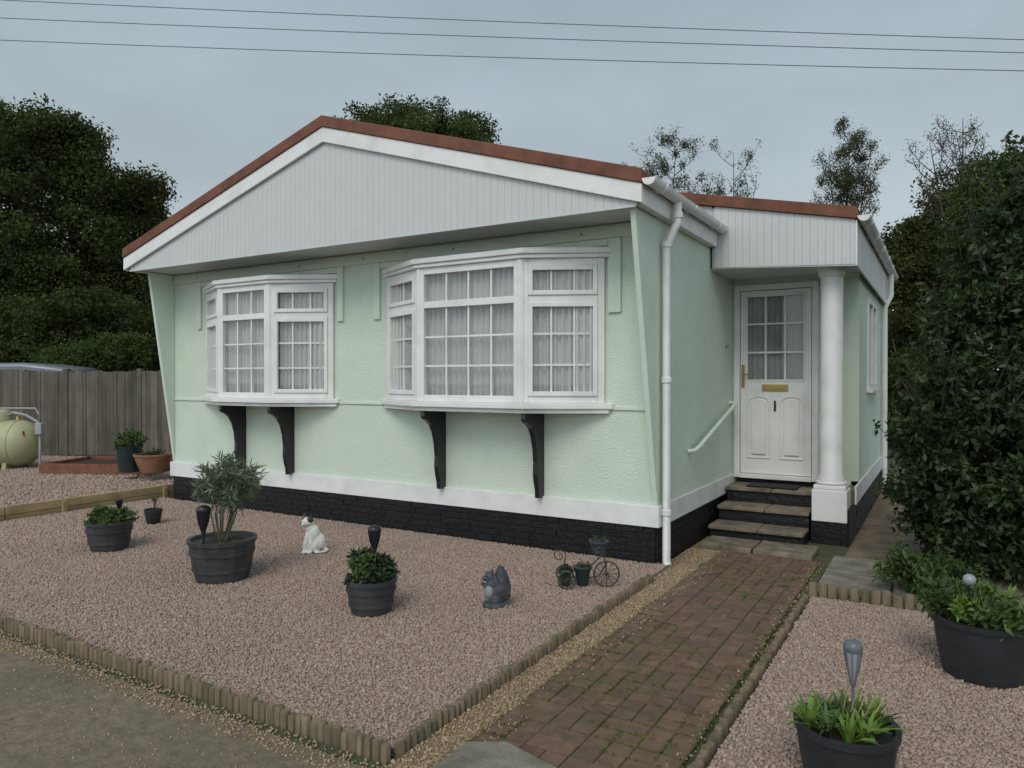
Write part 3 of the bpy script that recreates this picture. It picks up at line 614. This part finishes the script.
def torch(label,x,y,z,h,hh,r,m):
    t=thing('solar_torch',label,'garden light',(x,y,z))
    mb=MB(); mb.tube([(x,y,z-.02),(x,y,z+h-hh)],r*.16,8); mb.build('stake',m,t,smooth=True)
    b=z+h-hh; mb=MB(); mb.lathe([(r*.18,b),(r*.3,b+hh*.08),(r*.62,b+hh*.4),(r*.85,b+hh*.75)],(x,y,0),16); mb.build('lens',M['lens'] if m is M['lanterng'] else M['lantern'],t,smooth=True)
    mb=MB()
    for k in range(8):
        a=k*math.pi/4; q=Vector((math.cos(a),math.sin(a),0)); mb.tube([Vector((x,y,b))+q*r*.2,Vector((x,y,b+hh*.4))+q*r*.68,Vector((x,y,b+hh*.76))+q*r*.92],r*.07,5)
    mb.lathe([(r*.3,b-.004),(r*.36,b+hh*.05),(r*.3,b+hh*.1)],(x,y,0),14); mb.build('cage',m,t,smooth=True)
    mb=MB(); mb.lathe([(r*.9,b+hh*.74),(r,b+hh*.78),(r,b+hh*.88),(r*.8,b+hh*.95),(r*.3,b+hh)],(x,y,0),18); mb.build('cap',m,t,smooth=True)
x,y=at(203,5.2); torch('black solar torch standing beside the feathery shrub tub',x,y,BZ,.56,.20,.05,M['lantern'])
torch('black solar torch standing in the middle dark green plant tub',t5.x+.045,t5.y-.02,t5.z+.2,.35,.16,.042,M['lantern'])
x,y=at(119,6.35); torch('tiny black solar torch in the small left tub',x,y,BZ+.2,.22,.10,.03,M['lantern'])
torch('grey solar torch standing in the front tub of green rosettes',p8.x+.02,p8.y+.02,p8.z+.17,.345,.16,.033,M['lanterng'])
x,y=at(970,3.62); sg=thing('solar_globe','small clear solar globe light above the bright green plants by the bush','garden light',(x,y,p7.z+.24))
mb=MB(); mb.tube([(x,y,p7.z+.22),(x,y,.50)],.005,6); mb.build('stake',M['lantern'],sg); mb=MB(); mb.ell((x,y,.505),.030,18,12); mb.build('globe',M['lens'],sg,smooth=True)

# ---------------------------------------------------------------- statues
def blob(name,mb,m,parent,voxel=.005,it=4):
    o=mb.build(name,m,parent,local=True,norm=True); r=o.modifiers.new('r','REMESH'); r.mode='VOXEL'; r.voxel_size=voxel; r.use_smooth_shade=True
    s=o.modifiers.new('s','SMOOTH'); s.iterations=it; s.factor=.5; return o
x,y=onZ(312,552,BZ); t=thing('cat_statue','white seated cat ornament with dark head markings on the gravel','statue',(x,y,BZ),RZ)
mb=MB()
mb.ell((.035,.01,.085),(.078,.062,.085)); mb.ell((.012,-.005,.15),(.058,.050,.085)); mb.ell((-.012,-.012,.205),(.042,.038,.05))
mb.ell((-.035,-.025,.258),(.050,.046,.043)); mb.ell((-.066,-.052,.243),(.022,.022,.016))
for s in (-1,1):
    mb.tube([(-.015+.01*s,-.02,.16),(-.02+.024*s,-.055,.08),(-.022+.026*s,-.06,.015)],[.026,.018,.016],10); mb.ell((-.028+.026*s,-.072,.012),(.019,.026,.013))
    mb.ell((.045+.03*s,-.01+(-.03 if s<0 else .04),.05),(.045,.035,.048)); mb.ell((.01+.045*s,-.055,.013),(.022,.038,.014))
mb.tube([(.09,.03,.02),(.13,.0,.018),(.12,-.05,.016),(.07,-.085,.015)],[.016,.015,.013,.010],8)
for s in (-1,1): mb.lathe([(.019,.27),(.012,.298),(.002,.325)],(-.035+.030*s,-.015-.008*s,0),8)
body=blob('body',mb,M['stw'],t,voxel=.0045,it=3)
e=MB(); e.lathe([(.020,.283),(.013,.303),(.001,.330)],(-.065,-.008,0),8); e.build('ear',M['stb'],t,local=True,smooth=True)
e=MB(); e.lathe([(.020,.283),(.013,.303),(.001,.330)],(-.005,-.023,0),8); e.build('ear',M['stk'],t,local=True,smooth=True)
for s in (-1,1):
    e=MB(); e.ell((-.055+.020*s,-.067+.004*s,.262),.0065,8,6); e.build('eye',M['stk'],t,local=True,smooth=True)
e=MB(); e.ell((-.080,-.069,.249),(.006,.006,.005),8,6); e.build('nose',M['stb'],t,local=True,smooth=True)
e=MB(); e.ell((-.012,-.036,.275),(.030,.030,.028),14,9); e.build('head_patch',M['stk'],t,local=True,smooth=True)
e=MB(); e.ell((-.058,-.022,.280),(.026,.028,.024),14,9); e.build('head_patch',M['stb'],t,local=True,smooth=True)
x,y=onZ(494,606,BZ); t=thing('squirrel_statue','slate grey squirrel ornament sitting near the end of the gravel bed','statue',(x,y,BZ),RZ)
mb=MB(); mb.ell((.01,0,.078),(.060,.053,.078)); mb.ell((-.01,0,.13),(.045,.043,.055)); mb.ell((-.03,0,.187),(.036,.032,.034)); mb.ell((-.062,0,.178),(.022,.019,.017))
for s in (-1,1):
    mb.ell((-.012,.02*s,.220),(.009,.009,.016)); mb.tube([(-.02,.032*s,.145),(-.055,.03*s,.125),(-.07,.012*s,.14)],[.016,.012,.01],8)
    mb.ell((.0,.035*s,.045),(.045,.026,.044)); mb.ell((-.035,.035*s,.012),(.036,.015,.013))
mb.ell((-.075,0,.142),.014)
mb.tube([(.04,0,.03),(.068,0,.06),(.068,0,.12),(.052,0,.18),(.045,0,.22),(.052,0,.245),(.058,0,.238)],[.022,.038,.044,.042,.038,.03,.02],12)
mb.lathe([(.075,0),(.075,.014),(.06,.018)],(0,0,0),20)
blob('body',mb,M['sts'],t,it=9)
e=MB(); e.ell((-.030,-.030,.100),(.032,.026,.046),12,9); e.build('chest',M['stp'],t,local=True,smooth=True)
for s in (-1,1):
    e=MB(); e.ell((-.048,.026*s,.195),.0055,8,6); e.build('eye',M['stk'],t,local=True,smooth=True)
x,y=onZ(586,586,BZ); t=thing('tricycle_planter','small wrought iron tricycle plant stand with pots near the home corner','plant stand',(x,y,BZ),RZ); t.scale=(1.18,1.18,1.18)
def wheel(cx,cy,r):
    mb=MB(); mb.torus((cx,cy,r+.005),r,.005,'y'); 
    for k in range(6): a=k*math.pi/6; mb.tube([(cx-r*math.cos(a),cy,r+.005-r*math.sin(a)),(cx+r*math.cos(a),cy,r+.005+r*math.sin(a))],.002,4)
    mb.ell((cx,cy,r+.005),(.009,.009,.009),8,6); mb.build('wheel',M['iron'],t,local=True,smooth=True)
wheel(.12,-.03,.075); wheel(-.12,-.08,.05); wheel(-.12,.08,.05)
mb=MB(); mb.tube([(.12,-.03,.08),(.11,0,.18),(.08,0,.22)],.005,6); mb.tube([(.07,-.07,.245),(.08,0,.22),(.07,.07,.245)],.0045,6); mb.tube([(.10,0,.19),(.04,0,.13),(-.05,0,.12),(-.10,0,.06)],.005,6); mb.tube([(-.12,-.08,.055),(-.12,.08,.055)],.0045,6)
mb.tube([(.13,0,.15),(.08,0,.06),(0,0,.045),(-.08,0,.05)],.0045,6); mb.torus((-.02,0,.115),.058,.0035,'z'); mb.torus((-.13,0,.10),.045,.0035,'z')
pts=[(-.16+.04*math.cos(a)*(1-a/12),0,.18+.04*math.sin(a)*(1-a/12)) for a in np.linspace(0,8,18)]; mb.tube(pts,.0035,5); mb.tube([(-.12,0,.18),(-.14,0,.10),(-.10,0,.06)],.0035,5)
mb.build('frame',M['iron'],t,local=True,smooth=True)
for (cx_,cy_,cz,r,h) in ((-.02,0,.01,.052,.11),(-.125,0,.01,.042,.09),(.08,.03,.19,.055,.075)):
    mb=MB(); mb.lathe([(r*.65,cz),(r*.95,cz+h*.85),(r*1.08,cz+h*.85),(r*1.08,cz+h),(r*.9,cz+h),(r*.85,cz+h*.9)],(cx_,cy_,0),18); mb.build('pot',M['greenpot'] if cz<.1 else M['sts'],t,local=True,smooth=True)
    P=np.array([cx_,cy_,cz+h+.008])+rng.normal(size=(60,3))*np.array([r*.4,r*.4,.008]); leaves('foliage',P,.02,.5,M['leafdk'],t,local=True)

# ---------------------------------------------------------------- left background
A=Vector(at(-6,13.2)); B=Vector(at(215,12.6)); L=(B-A).length; ang=math.atan2(B.y-A.y,B.x-A.x)
t=thing('wooden_fence','weathered grey brown board fence left of the home','fence',(A.x,A.y,TZ),ang)
np_=int(L/1.85)+1; pw=L/np_
for k in range(np_):
    mb=MB(); x=k*pw+.05
    while x<(k+1)*pw-.05:
        w=random.uniform(.062,.078); xe=min(x+w,(k+1)*pw-.05); hh=1.52+random.uniform(-.02,.015); yy=random.choice((0,.010)); mb.box(x,xe,yy,yy+.012,.03,hh); x+=w+.004
    mb.build('fence_panel',M['fence'],t,local=True)
    mb=MB(); 
    for z in (.3,.85,1.38): mb.box(k*pw+.05,(k+1)*pw-.05,.028,.07,z,z+.07)
    mb.build('fence_rail',M['fence'],t,local=True)
for k in range(np_+1):
    mb=MB(); mb.box(k*pw-.045,k*pw+.045,-.01,.09,0,1.56); mb.build('fence_post',M['fence'],t,local=True,bevel=.006)
c=Vector(at(118,11.0)); t=thing('raised_bed','low raised bed with red brown timber boards in front of the fence','raised bed',(c.x,c.y,TZ),RZ-R(6))
W,D=.85,.55; mb=MB(); mb.box(-W,W,-D,-D+.04,0,.15); mb.box(-W,W,D-.04,D,0,.15); mb.box(-W,-W+.04,-D+.04,D-.04,0,.15); mb.box(W-.04,W,-D+.04,D-.04,0,.15); mb.build('timber_border',M['timber'],t,local=True,bevel=.006)
mb=MB(); mb.box(-W+.04,W-.04,-D+.04,D-.04,0,.10); mb.build('soil',M['soil'],t,local=True)
t,p=tub('dark green glazed pot with a leafy plant in the timber bed',129,473,.33,.36,M['greenpot'],z=TZ+.1,hoops=False,name='flower_pot',cat='flower pot',groove=0)
P,_=clumps([(p.x,p.y,p.z+.42,.22,.2,.12)],30,40,.04,.2); leaves('foliage',P,.06,.4,M['leafp'],t)
t,p=tub('shallow terracotta bowl in the timber bed',153,474,.48,.26,M['terra'],z=TZ+.1,hoops=False,name='flower_pot',cat='flower pot',groove=0,ratio=.6)
P,_=clumps([(p.x,p.y,p.z+.27,.17,.17,.05)],14,30,.03,.2); leaves('foliage',P,.04,.4,M['leafdk'],t)
# gas tank
c=at(-12,11.3); t=thing('gas_tank','cream green horizontal gas tank on legs at the left edge','gas tank',(c[0],c[1],TZ-.08),RZ)
mb=MB(); rT=.36; hl=.5; prof_=[(.001,-hl-.30)]+[(rT*math.sin(a),-hl-.30*math.cos(a)) for a in np.linspace(.2,math.pi/2,7)]+[(rT*math.sin(a),hl-.30*math.cos(a)) for a in np.linspace(math.pi/2,math.pi-.2,7)]+[(.001,hl+.30)]
mb.lathe(prof_,(0,0,.46),28,rot=Matrix.Rotation(R(90),3,'Y')); mb.build('tank_shell',M['tank'],t,local=True,smooth=True)
for s in (-.4,.4):
    mb=MB(); mb.prism([(-.25,0),(.25,0),(.22,.2),(-.22,.2)],s-.03,s+.03,'x'); mb.build('tank_leg',M['tank'],t,local=True)
for s in (-.5,.5):
    mb=MB(); mb.lathe([(rT+.001,s-.012),(rT+.007,s-.01),(rT+.007,s+.01),(rT+.001,s+.012)],(0,0,.46),28,rot=Matrix.Rotation(R(90),3,'Y')); mb.build('weld_band',M['tank'],t,local=True,smooth=True)
mb=MB(); mb.lathe([(.17,.78),(.17,.93),(.14,.97),(.05,.985)],(.18,0,0),20); mb.build('valve_cover',M['tank'],t,local=True,smooth=True)
mb=MB(); mb.tube([(.30,0,.88),(.42,-.05,.94),(.62,-.05,.90),(.80,-.06,.80),(.84,-.06,.7),(.84,-.06,0)],.02,8); mb.build('supply_pipe',M['greyp'],t,local=True,smooth=True)
mb=MB(); mb.tube([(-.3,.05,.82),(-.28,.05,1.0),(.70,.05,1.0),(.76,.05,.9)],.014,6); mb.build('lifting_rail',M['greyp'],t,local=True,smooth=True)
mb=MB(); mb.lathe([(.035,.80),(.035,.87),(.02,.9)],(.45,.02,0),10); mb.build('gauge',M['brass'],t,local=True,smooth=True)
mb=MB(); mb.box(.79,.89,-.11,-.01,.60,.78); mb.build('meter_box',M['greyp'],t,local=True,bevel=.01)
mb=MB(); mb.box(.20,.36,-.372,-.362,.42,.54); mb.build('warning_label',M['yellow'],t,local=True)
mb=MB(); mb.lathe([(.05,0),(.05,.004)],(.70,-.2,.62),16,rot=Matrix.Rotation(R(70),3,'Y')); mb.build('red_cap',M['red'],t,local=True)
# car behind the fence
c=at(0,17.5); t=thing('parked_car','grey car parked behind the wooden fence','car',(c[0],c[1],-.06),RZ+R(5))
prof_=[(-2.2,.35),(-2.25,.8),(-2.1,1.05),(-1.75,1.12),(-1.3,1.78),(-1.0,1.93),(1.0,1.96),(1.9,1.85),(2.2,1.15),(2.25,.6),(2.2,.35)]
mb=MB(); mb.prism(prof_,-.88,.88); mb.build('body',M['car'],t,local=True,bevel=.08,smooth=True)
for s in (-1,1):
    mb=MB(); mb.prism([(-1.5,1.2),(-1.18,1.72),(-.2,1.78),(-.2,1.2)],s*.885-.004,s*.885+.004); mb.prism([(-.12,1.2),(-.12,1.78),(.95,1.8),(.95,1.2)],s*.885-.004,s*.885+.004); mb.prism([(1.03,1.2),(1.03,1.8),(1.75,1.72),(1.95,1.2)],s*.885-.004,s*.885+.004); mb.build('side_glass',M['carw'],t,local=True)
    for xx in (-1.4,1.4):
        mb=MB(); mb.lathe([(.2,-.1),(.33,-.1),(.35,-.06),(.35,.06),(.33,.1),(.2,.1)],(xx,s*.80,.40),24,rot=Matrix.Rotation(R(90),3,'X')); mb.build('wheel',M['tyre'],t,local=True,smooth=True)

# ---------------------------------------------------------------- trees
def limbtree(t,base,top,blobs,nl,m,tr):
    mb=MB(); base=Vector(base); top=Vector(top)
    mb.tube([base,base.lerp(top,.35)+Vector((.1,0,0)),base.lerp(top,.7),top],[tr,tr*.75,tr*.45,tr*.12],9); mb.build('trunk',M['bark'],t,smooth=True)
    mb=MB()
    for i in range(nl):
        b=blobs[i%len(blobs)]; d=unit(1)[0]; e=Vector(b[:3])+Vector(d*np.array(b[3:6])*.8); s=base.lerp(top,random.uniform(.3,.85)); mid=s.lerp(e,.5)+Vector((0,0,.1*(e-s).length))
        mb.tube([s,mid,e],[tr*.3,tr*.16,tr*.04],6)
    mb.build('limb',M['bark'],t,smooth=True)
def dense(name,label,cat,spec,nc,per,cs,ls,m,tr=.25,group=None,asp=.55,inner=.45,z0=0,rough=0.,twigs=0):
    blobs=[]
    for px,py,d,rx,rz in spec:
        c=at3(px,py,d); blobs.append((c.x,c.y,c.z,rx*d/F,rx*d/F*.9,rz*d/F))
    b0=blobs[0]; t=thing(name,label,cat,(b0[0],b0[1],z0),0,group)
    limbtree(t,(b0[0],b0[1],z0),(b0[0],b0[1],b0[2]+b0[5]*.6),blobs,10,M['bark'],tr)
    P,cc=clumps(blobs,nc,per,cs,inner,rough)
    if twigs:
        mb=MB(); ex=[]
        for i in range(twigs):
            b=blobs[random.randrange(len(blobs))]; d=Vector(unit(1)[0]); d.z=abs(d.z)*1.2; d.normalize()
            s=Vector(b[:3])+Vector((d.x*b[3],d.y*b[4],d.z*b[5]))*.85; dd=(d*.6+Vector((random.gauss(0,.4),random.gauss(0,.4),.8))).normalized()*random.uniform(.25,.5)
            mb.tube([s,s+dd*.5,s+dd],[.006,.004,.002],4)
            for k in range(22): ex.append(np.array(s+dd*random.uniform(.0,1.05))+rng.normal(size=3)*.015)
        mb.build('twig',M['bark'],t); P=np.concatenate([P,np.array(ex)])
    P=P[P[:,2]>.05+z0]; leaves('crown',P,ls,asp,m,t); return t
dense('broadleaf_tree','tallest dark broadleaf tree at the left edge behind the fence','tree',[(35,215,24,78,108),(70,155,24,38,40),(12,140,24,38,38),(95,190,24,30,32),(90,250,24,50,90),(-30,230,24,60,110)],640,170,.34,.13,M['leafd'],.35)
dense('broadleaf_tree','lower dark tree between the tallest tree and the home','tree',[(135,255,26,38,76),(145,200,26,26,30),(110,300,25,50,60),(165,310,26,25,60)],340,150,.32,.13,M['leafd2'],.25)
dense('hedge','clipped green hedge behind the fence beside the home','hedge',[(100,356,19,24,20),(130,354,19,24,19),(158,356,19,22,18),(60,362,19,26,14)],200,110,.16,.08,M['leafm'],.06)
dense('shrubbery','dark undergrowth beneath the tall left trees','shrub',[(10,340,22,50,40),(60,335,22,45,42),(110,330,23,45,45)],230,110,.28,.13,M['leafd'],.08)
dense('broadleaf_tree','dark round topped tree rising behind the roof ridge','tree',[(418,160,30,78,50),(380,132,30,40,24),(470,138,30,32,20),(420,122,30,34,16)],330,150,.30,.13,M['leafd'],.3,rough=.05)
def twiggy(name,label,px,d,py_top,wpx,nb,leafn,m,ls,seed,r0=.09,lean=0,sub=7,stems=1,sp=.75):
    random.seed(seed); x,y=at(px,d); top=H+(HY-py_top)*d/F; W=wpx*d/F/2; t=thing(name,label,'tree',(x,y,0)); tr=MB(); tw=MB(); P=[]
    tops=[]
    for k in range(stems):
        ox=(k-(stems-1)/2)*W*sp; oy=random.uniform(-.3,.3)*W; tp=top*(1 if k==stems//2 else random.uniform(.88,.96)); tops.append((ox,oy,tp))
        tr.tube([(x,y,0),(x+ox*.15,y+oy*.2,tp*.35),(x+ox*.5+lean*.5,y+oy*.5,tp*.68),(x+ox+lean,y+oy,tp*.98)],[r0,r0*.7,r0*.35,r0*.08],7)
    for i in range(nb):
        ox,oy,tp=tops[i%stems]; f=random.uniform(.55,.97); g=max(0,(f-.35)/.65); s=Vector((x+(ox+lean)*g,y+oy*g,tp*f)); a=random.uniform(0,6.28); l=W*(1.2-f*.85)*random.uniform(.5,1.2)
        e=s+Vector((math.cos(a)*l,math.sin(a)*l,l*random.uniform(.8,1.9))); e.z=min(e.z,tp*random.uniform(.92,1.03)); mid=s.lerp(e,.5)+Vector((math.cos(a),math.sin(a),0))*.1*l
        tw.tube([s,mid,e],[r0*.16,r0*.09,.006],5)
        for k in range(sub):
            q=mid.lerp(e,random.uniform(-.3,1)); dd=Vector((random.gauss(0,.7),random.gauss(0,.7),random.uniform(.2,1.7))).normalized()*l*random.uniform(.2,.55); q2=q+dd+Vector((0,0,.1*l)); tw.tube([q,q+dd*.5,q2],[.008,.006,.004],4)
            for j in range(3):
                q3=(q+dd*.4).lerp(q2,random.random()); d3=Vector((random.gauss(0,.6),random.gauss(0,.6),random.uniform(.2,1))).normalized()*l*random.uniform(.08,.22); tw.tube([q3,q3+d3],[.005,.003],3)
                for z in range(leafn): P.append(np.array(q3+d3*random.uniform(.1,1.1))+rng.normal(size=3)*.08)
    tr.build('trunk',M['bark'],t,smooth=True); tw.build('branch',M['bark'],t)
    if P: leaves('crown',np.array(P),ls,.5,m,t)
    return t
twiggy('sparse_tree','thin leafed tree behind the right end of the main roof',664,28,140,92,40,7,M['leafo'],.08,3,stems=2,sp=.6)
twiggy('sparse_tree','thin leafed spreading tree just left of the porch roof',734,27,150,92,38,5,M['leafo'],.08,4,stems=3,sp=.5)
twiggy('birch_tree','airy feathery leafed tree rising above the porch roof',842,24,128,84,54,15,M['leafo'],.065,5,lean=.2,stems=3,sp=.45)
twiggy('bare_tree','thin twiggy tree above the right hand bushes',962,19,112,96,60,3,M['leafo'],.055,6,stems=3,sp=.6)
random.seed(11)
dense('dense_tree','dark tree in the gap between the home and the big bush','tree',[(925,300,20,48,85),(905,270,20,30,44),(960,240,20,40,70)],320,140,.26,.11,M['leafd2'],.2,rough=.05)
dense('dense_tree','tall dark ivy covered tree at the right edge','tree',[(1005,260,14,55,95),(1030,200,14,50,60),(985,225,14,26,40)],330,130,.19,.09,M['leafm'],.2,rough=.06,twigs=60)
dense('shrubbery','low dark shrubs at the end of the side path','shrub',[(905,400,15.5,22,45),(935,390,17,35,60),(880,380,22,20,50)],180,110,.2,.10,M['leafd'],.06)
dense('evergreen_bush','large dense dark evergreen bush beside the side path','bush',[(992,470,5.6,88,110),(1006,350,5.7,72,106),(1034,260,5.8,62,86),(948,430,5.5,38,66),(1020,520,5.6,96,70)],800,85,.070,.062,M['leafb'],.06,asp=.45,inner=.5,rough=.07,twigs=110)
for i in range(9):
    px=-260+i*185; dense('distant_tree','distant dark tree behind the home, part of the far belt','tree',[(px,330,42,110,70),(px+60,350,42,80,60)],90,60,.6,.42,M['leafd'],.3,group='distant trees behind the home')
c=at(896,16); t=thing('garden_shed','teal painted shed showing between the home and the big bush','shed',(c[0],c[1],0),RZ)
mb=MB(); mb.box(-.6,.9,0,1.6,0,1.68); mb.build('wall',M['teal'],t,local=True); mb=MB(); mb.prism([(-.7,1.68),(1.0,1.68),(1.0,1.73),(.15,1.9),(-.7,1.73)],-.1,1.7); mb.build('roof',M['felt'],t,local=True)
mb=MB(); mb.box(-.4,.3,-.025,-.002,.05,1.6); mb.build('door',M['teal'],t,local=True,bevel=.005)

for (ya,yb,dl,dr_,lab) in ((1,41,21,17,'uppermost of the three overhead cables crossing the sky'),(19,54,20.5,16.7,'middle one of the three overhead cables crossing the sky'),(41,72,20,16.4,'lowest of the three overhead cables crossing the sky')):
    a=at3(-60,ya-(yb-ya)*60/1024,dl); b=at3(1084,yb+(yb-ya)*60/1024,dr_); dv=b-a; a=a-dv*.6; b=b+dv*.6
    mb=MB(); n=24; pts=[a.lerp(b,k/n)-Vector((0,0,.35*(1-(2*k/n-1)**2)-.3)) for k in range(n+1)]; mb.tube(pts,.010,6); tag(mb.build('overhead_cable',M['wire'],smooth=True),lab,'cable')

# ---------------------------------------------------------------- camera, light, world
cd=bpy.data.cameras.new('camera'); cam=bpy.data.objects.new('camera',cd); COL.objects.link(cam); cam.location=(0,0,H); cam.rotation_euler=(R(90-.31),0,RZ)
cd.sensor_width=36; cd.lens=F/1024*36; cd.clip_start=.05; cd.clip_end=1500; scene.camera=cam
sd=bpy.data.lights.new('sun','SUN'); sd.energy=1.5; sd.angle=R(30); sd.color=(1,.92,.81); so=bpy.data.objects.new('sun',sd); COL.objects.link(so)
sv=Vector((.15,-.75,.85)).normalized(); so.rotation_euler=(-sv).to_track_quat('-Z','Y').to_euler(); so.location=(0,-10,20)
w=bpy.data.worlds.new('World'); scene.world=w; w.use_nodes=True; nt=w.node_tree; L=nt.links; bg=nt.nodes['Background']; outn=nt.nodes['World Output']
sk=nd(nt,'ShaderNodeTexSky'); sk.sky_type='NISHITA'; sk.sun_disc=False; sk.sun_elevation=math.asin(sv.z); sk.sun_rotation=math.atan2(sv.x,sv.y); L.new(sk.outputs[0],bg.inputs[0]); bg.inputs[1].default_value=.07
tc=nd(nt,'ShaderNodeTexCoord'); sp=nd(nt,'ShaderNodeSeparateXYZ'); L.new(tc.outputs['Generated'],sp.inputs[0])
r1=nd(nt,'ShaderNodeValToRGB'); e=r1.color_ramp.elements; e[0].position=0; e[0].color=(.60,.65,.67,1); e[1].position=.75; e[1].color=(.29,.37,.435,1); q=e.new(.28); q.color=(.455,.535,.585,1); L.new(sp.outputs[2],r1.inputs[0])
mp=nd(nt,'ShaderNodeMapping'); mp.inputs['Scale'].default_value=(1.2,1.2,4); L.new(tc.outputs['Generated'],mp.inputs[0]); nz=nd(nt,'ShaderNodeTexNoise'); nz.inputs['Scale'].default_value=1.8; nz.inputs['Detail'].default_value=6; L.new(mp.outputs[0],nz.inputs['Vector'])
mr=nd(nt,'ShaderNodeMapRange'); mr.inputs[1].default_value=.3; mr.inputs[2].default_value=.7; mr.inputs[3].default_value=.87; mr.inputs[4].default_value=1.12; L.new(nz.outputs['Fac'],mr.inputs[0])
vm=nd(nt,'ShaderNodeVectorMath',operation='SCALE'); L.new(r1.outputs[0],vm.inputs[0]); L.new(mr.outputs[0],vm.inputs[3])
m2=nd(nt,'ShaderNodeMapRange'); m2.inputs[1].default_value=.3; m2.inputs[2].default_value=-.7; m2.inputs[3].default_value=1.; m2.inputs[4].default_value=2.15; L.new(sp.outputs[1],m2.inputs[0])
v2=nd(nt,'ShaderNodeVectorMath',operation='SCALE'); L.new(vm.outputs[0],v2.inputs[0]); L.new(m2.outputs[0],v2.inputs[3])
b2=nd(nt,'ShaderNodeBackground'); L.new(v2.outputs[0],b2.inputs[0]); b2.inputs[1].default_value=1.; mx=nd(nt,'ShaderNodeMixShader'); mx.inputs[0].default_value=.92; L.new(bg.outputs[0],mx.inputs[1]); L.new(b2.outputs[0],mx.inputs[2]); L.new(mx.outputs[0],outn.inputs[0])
scene.view_settings.view_transform='Standard'; scene.view_settings.look='None'; scene.view_settings.exposure=0
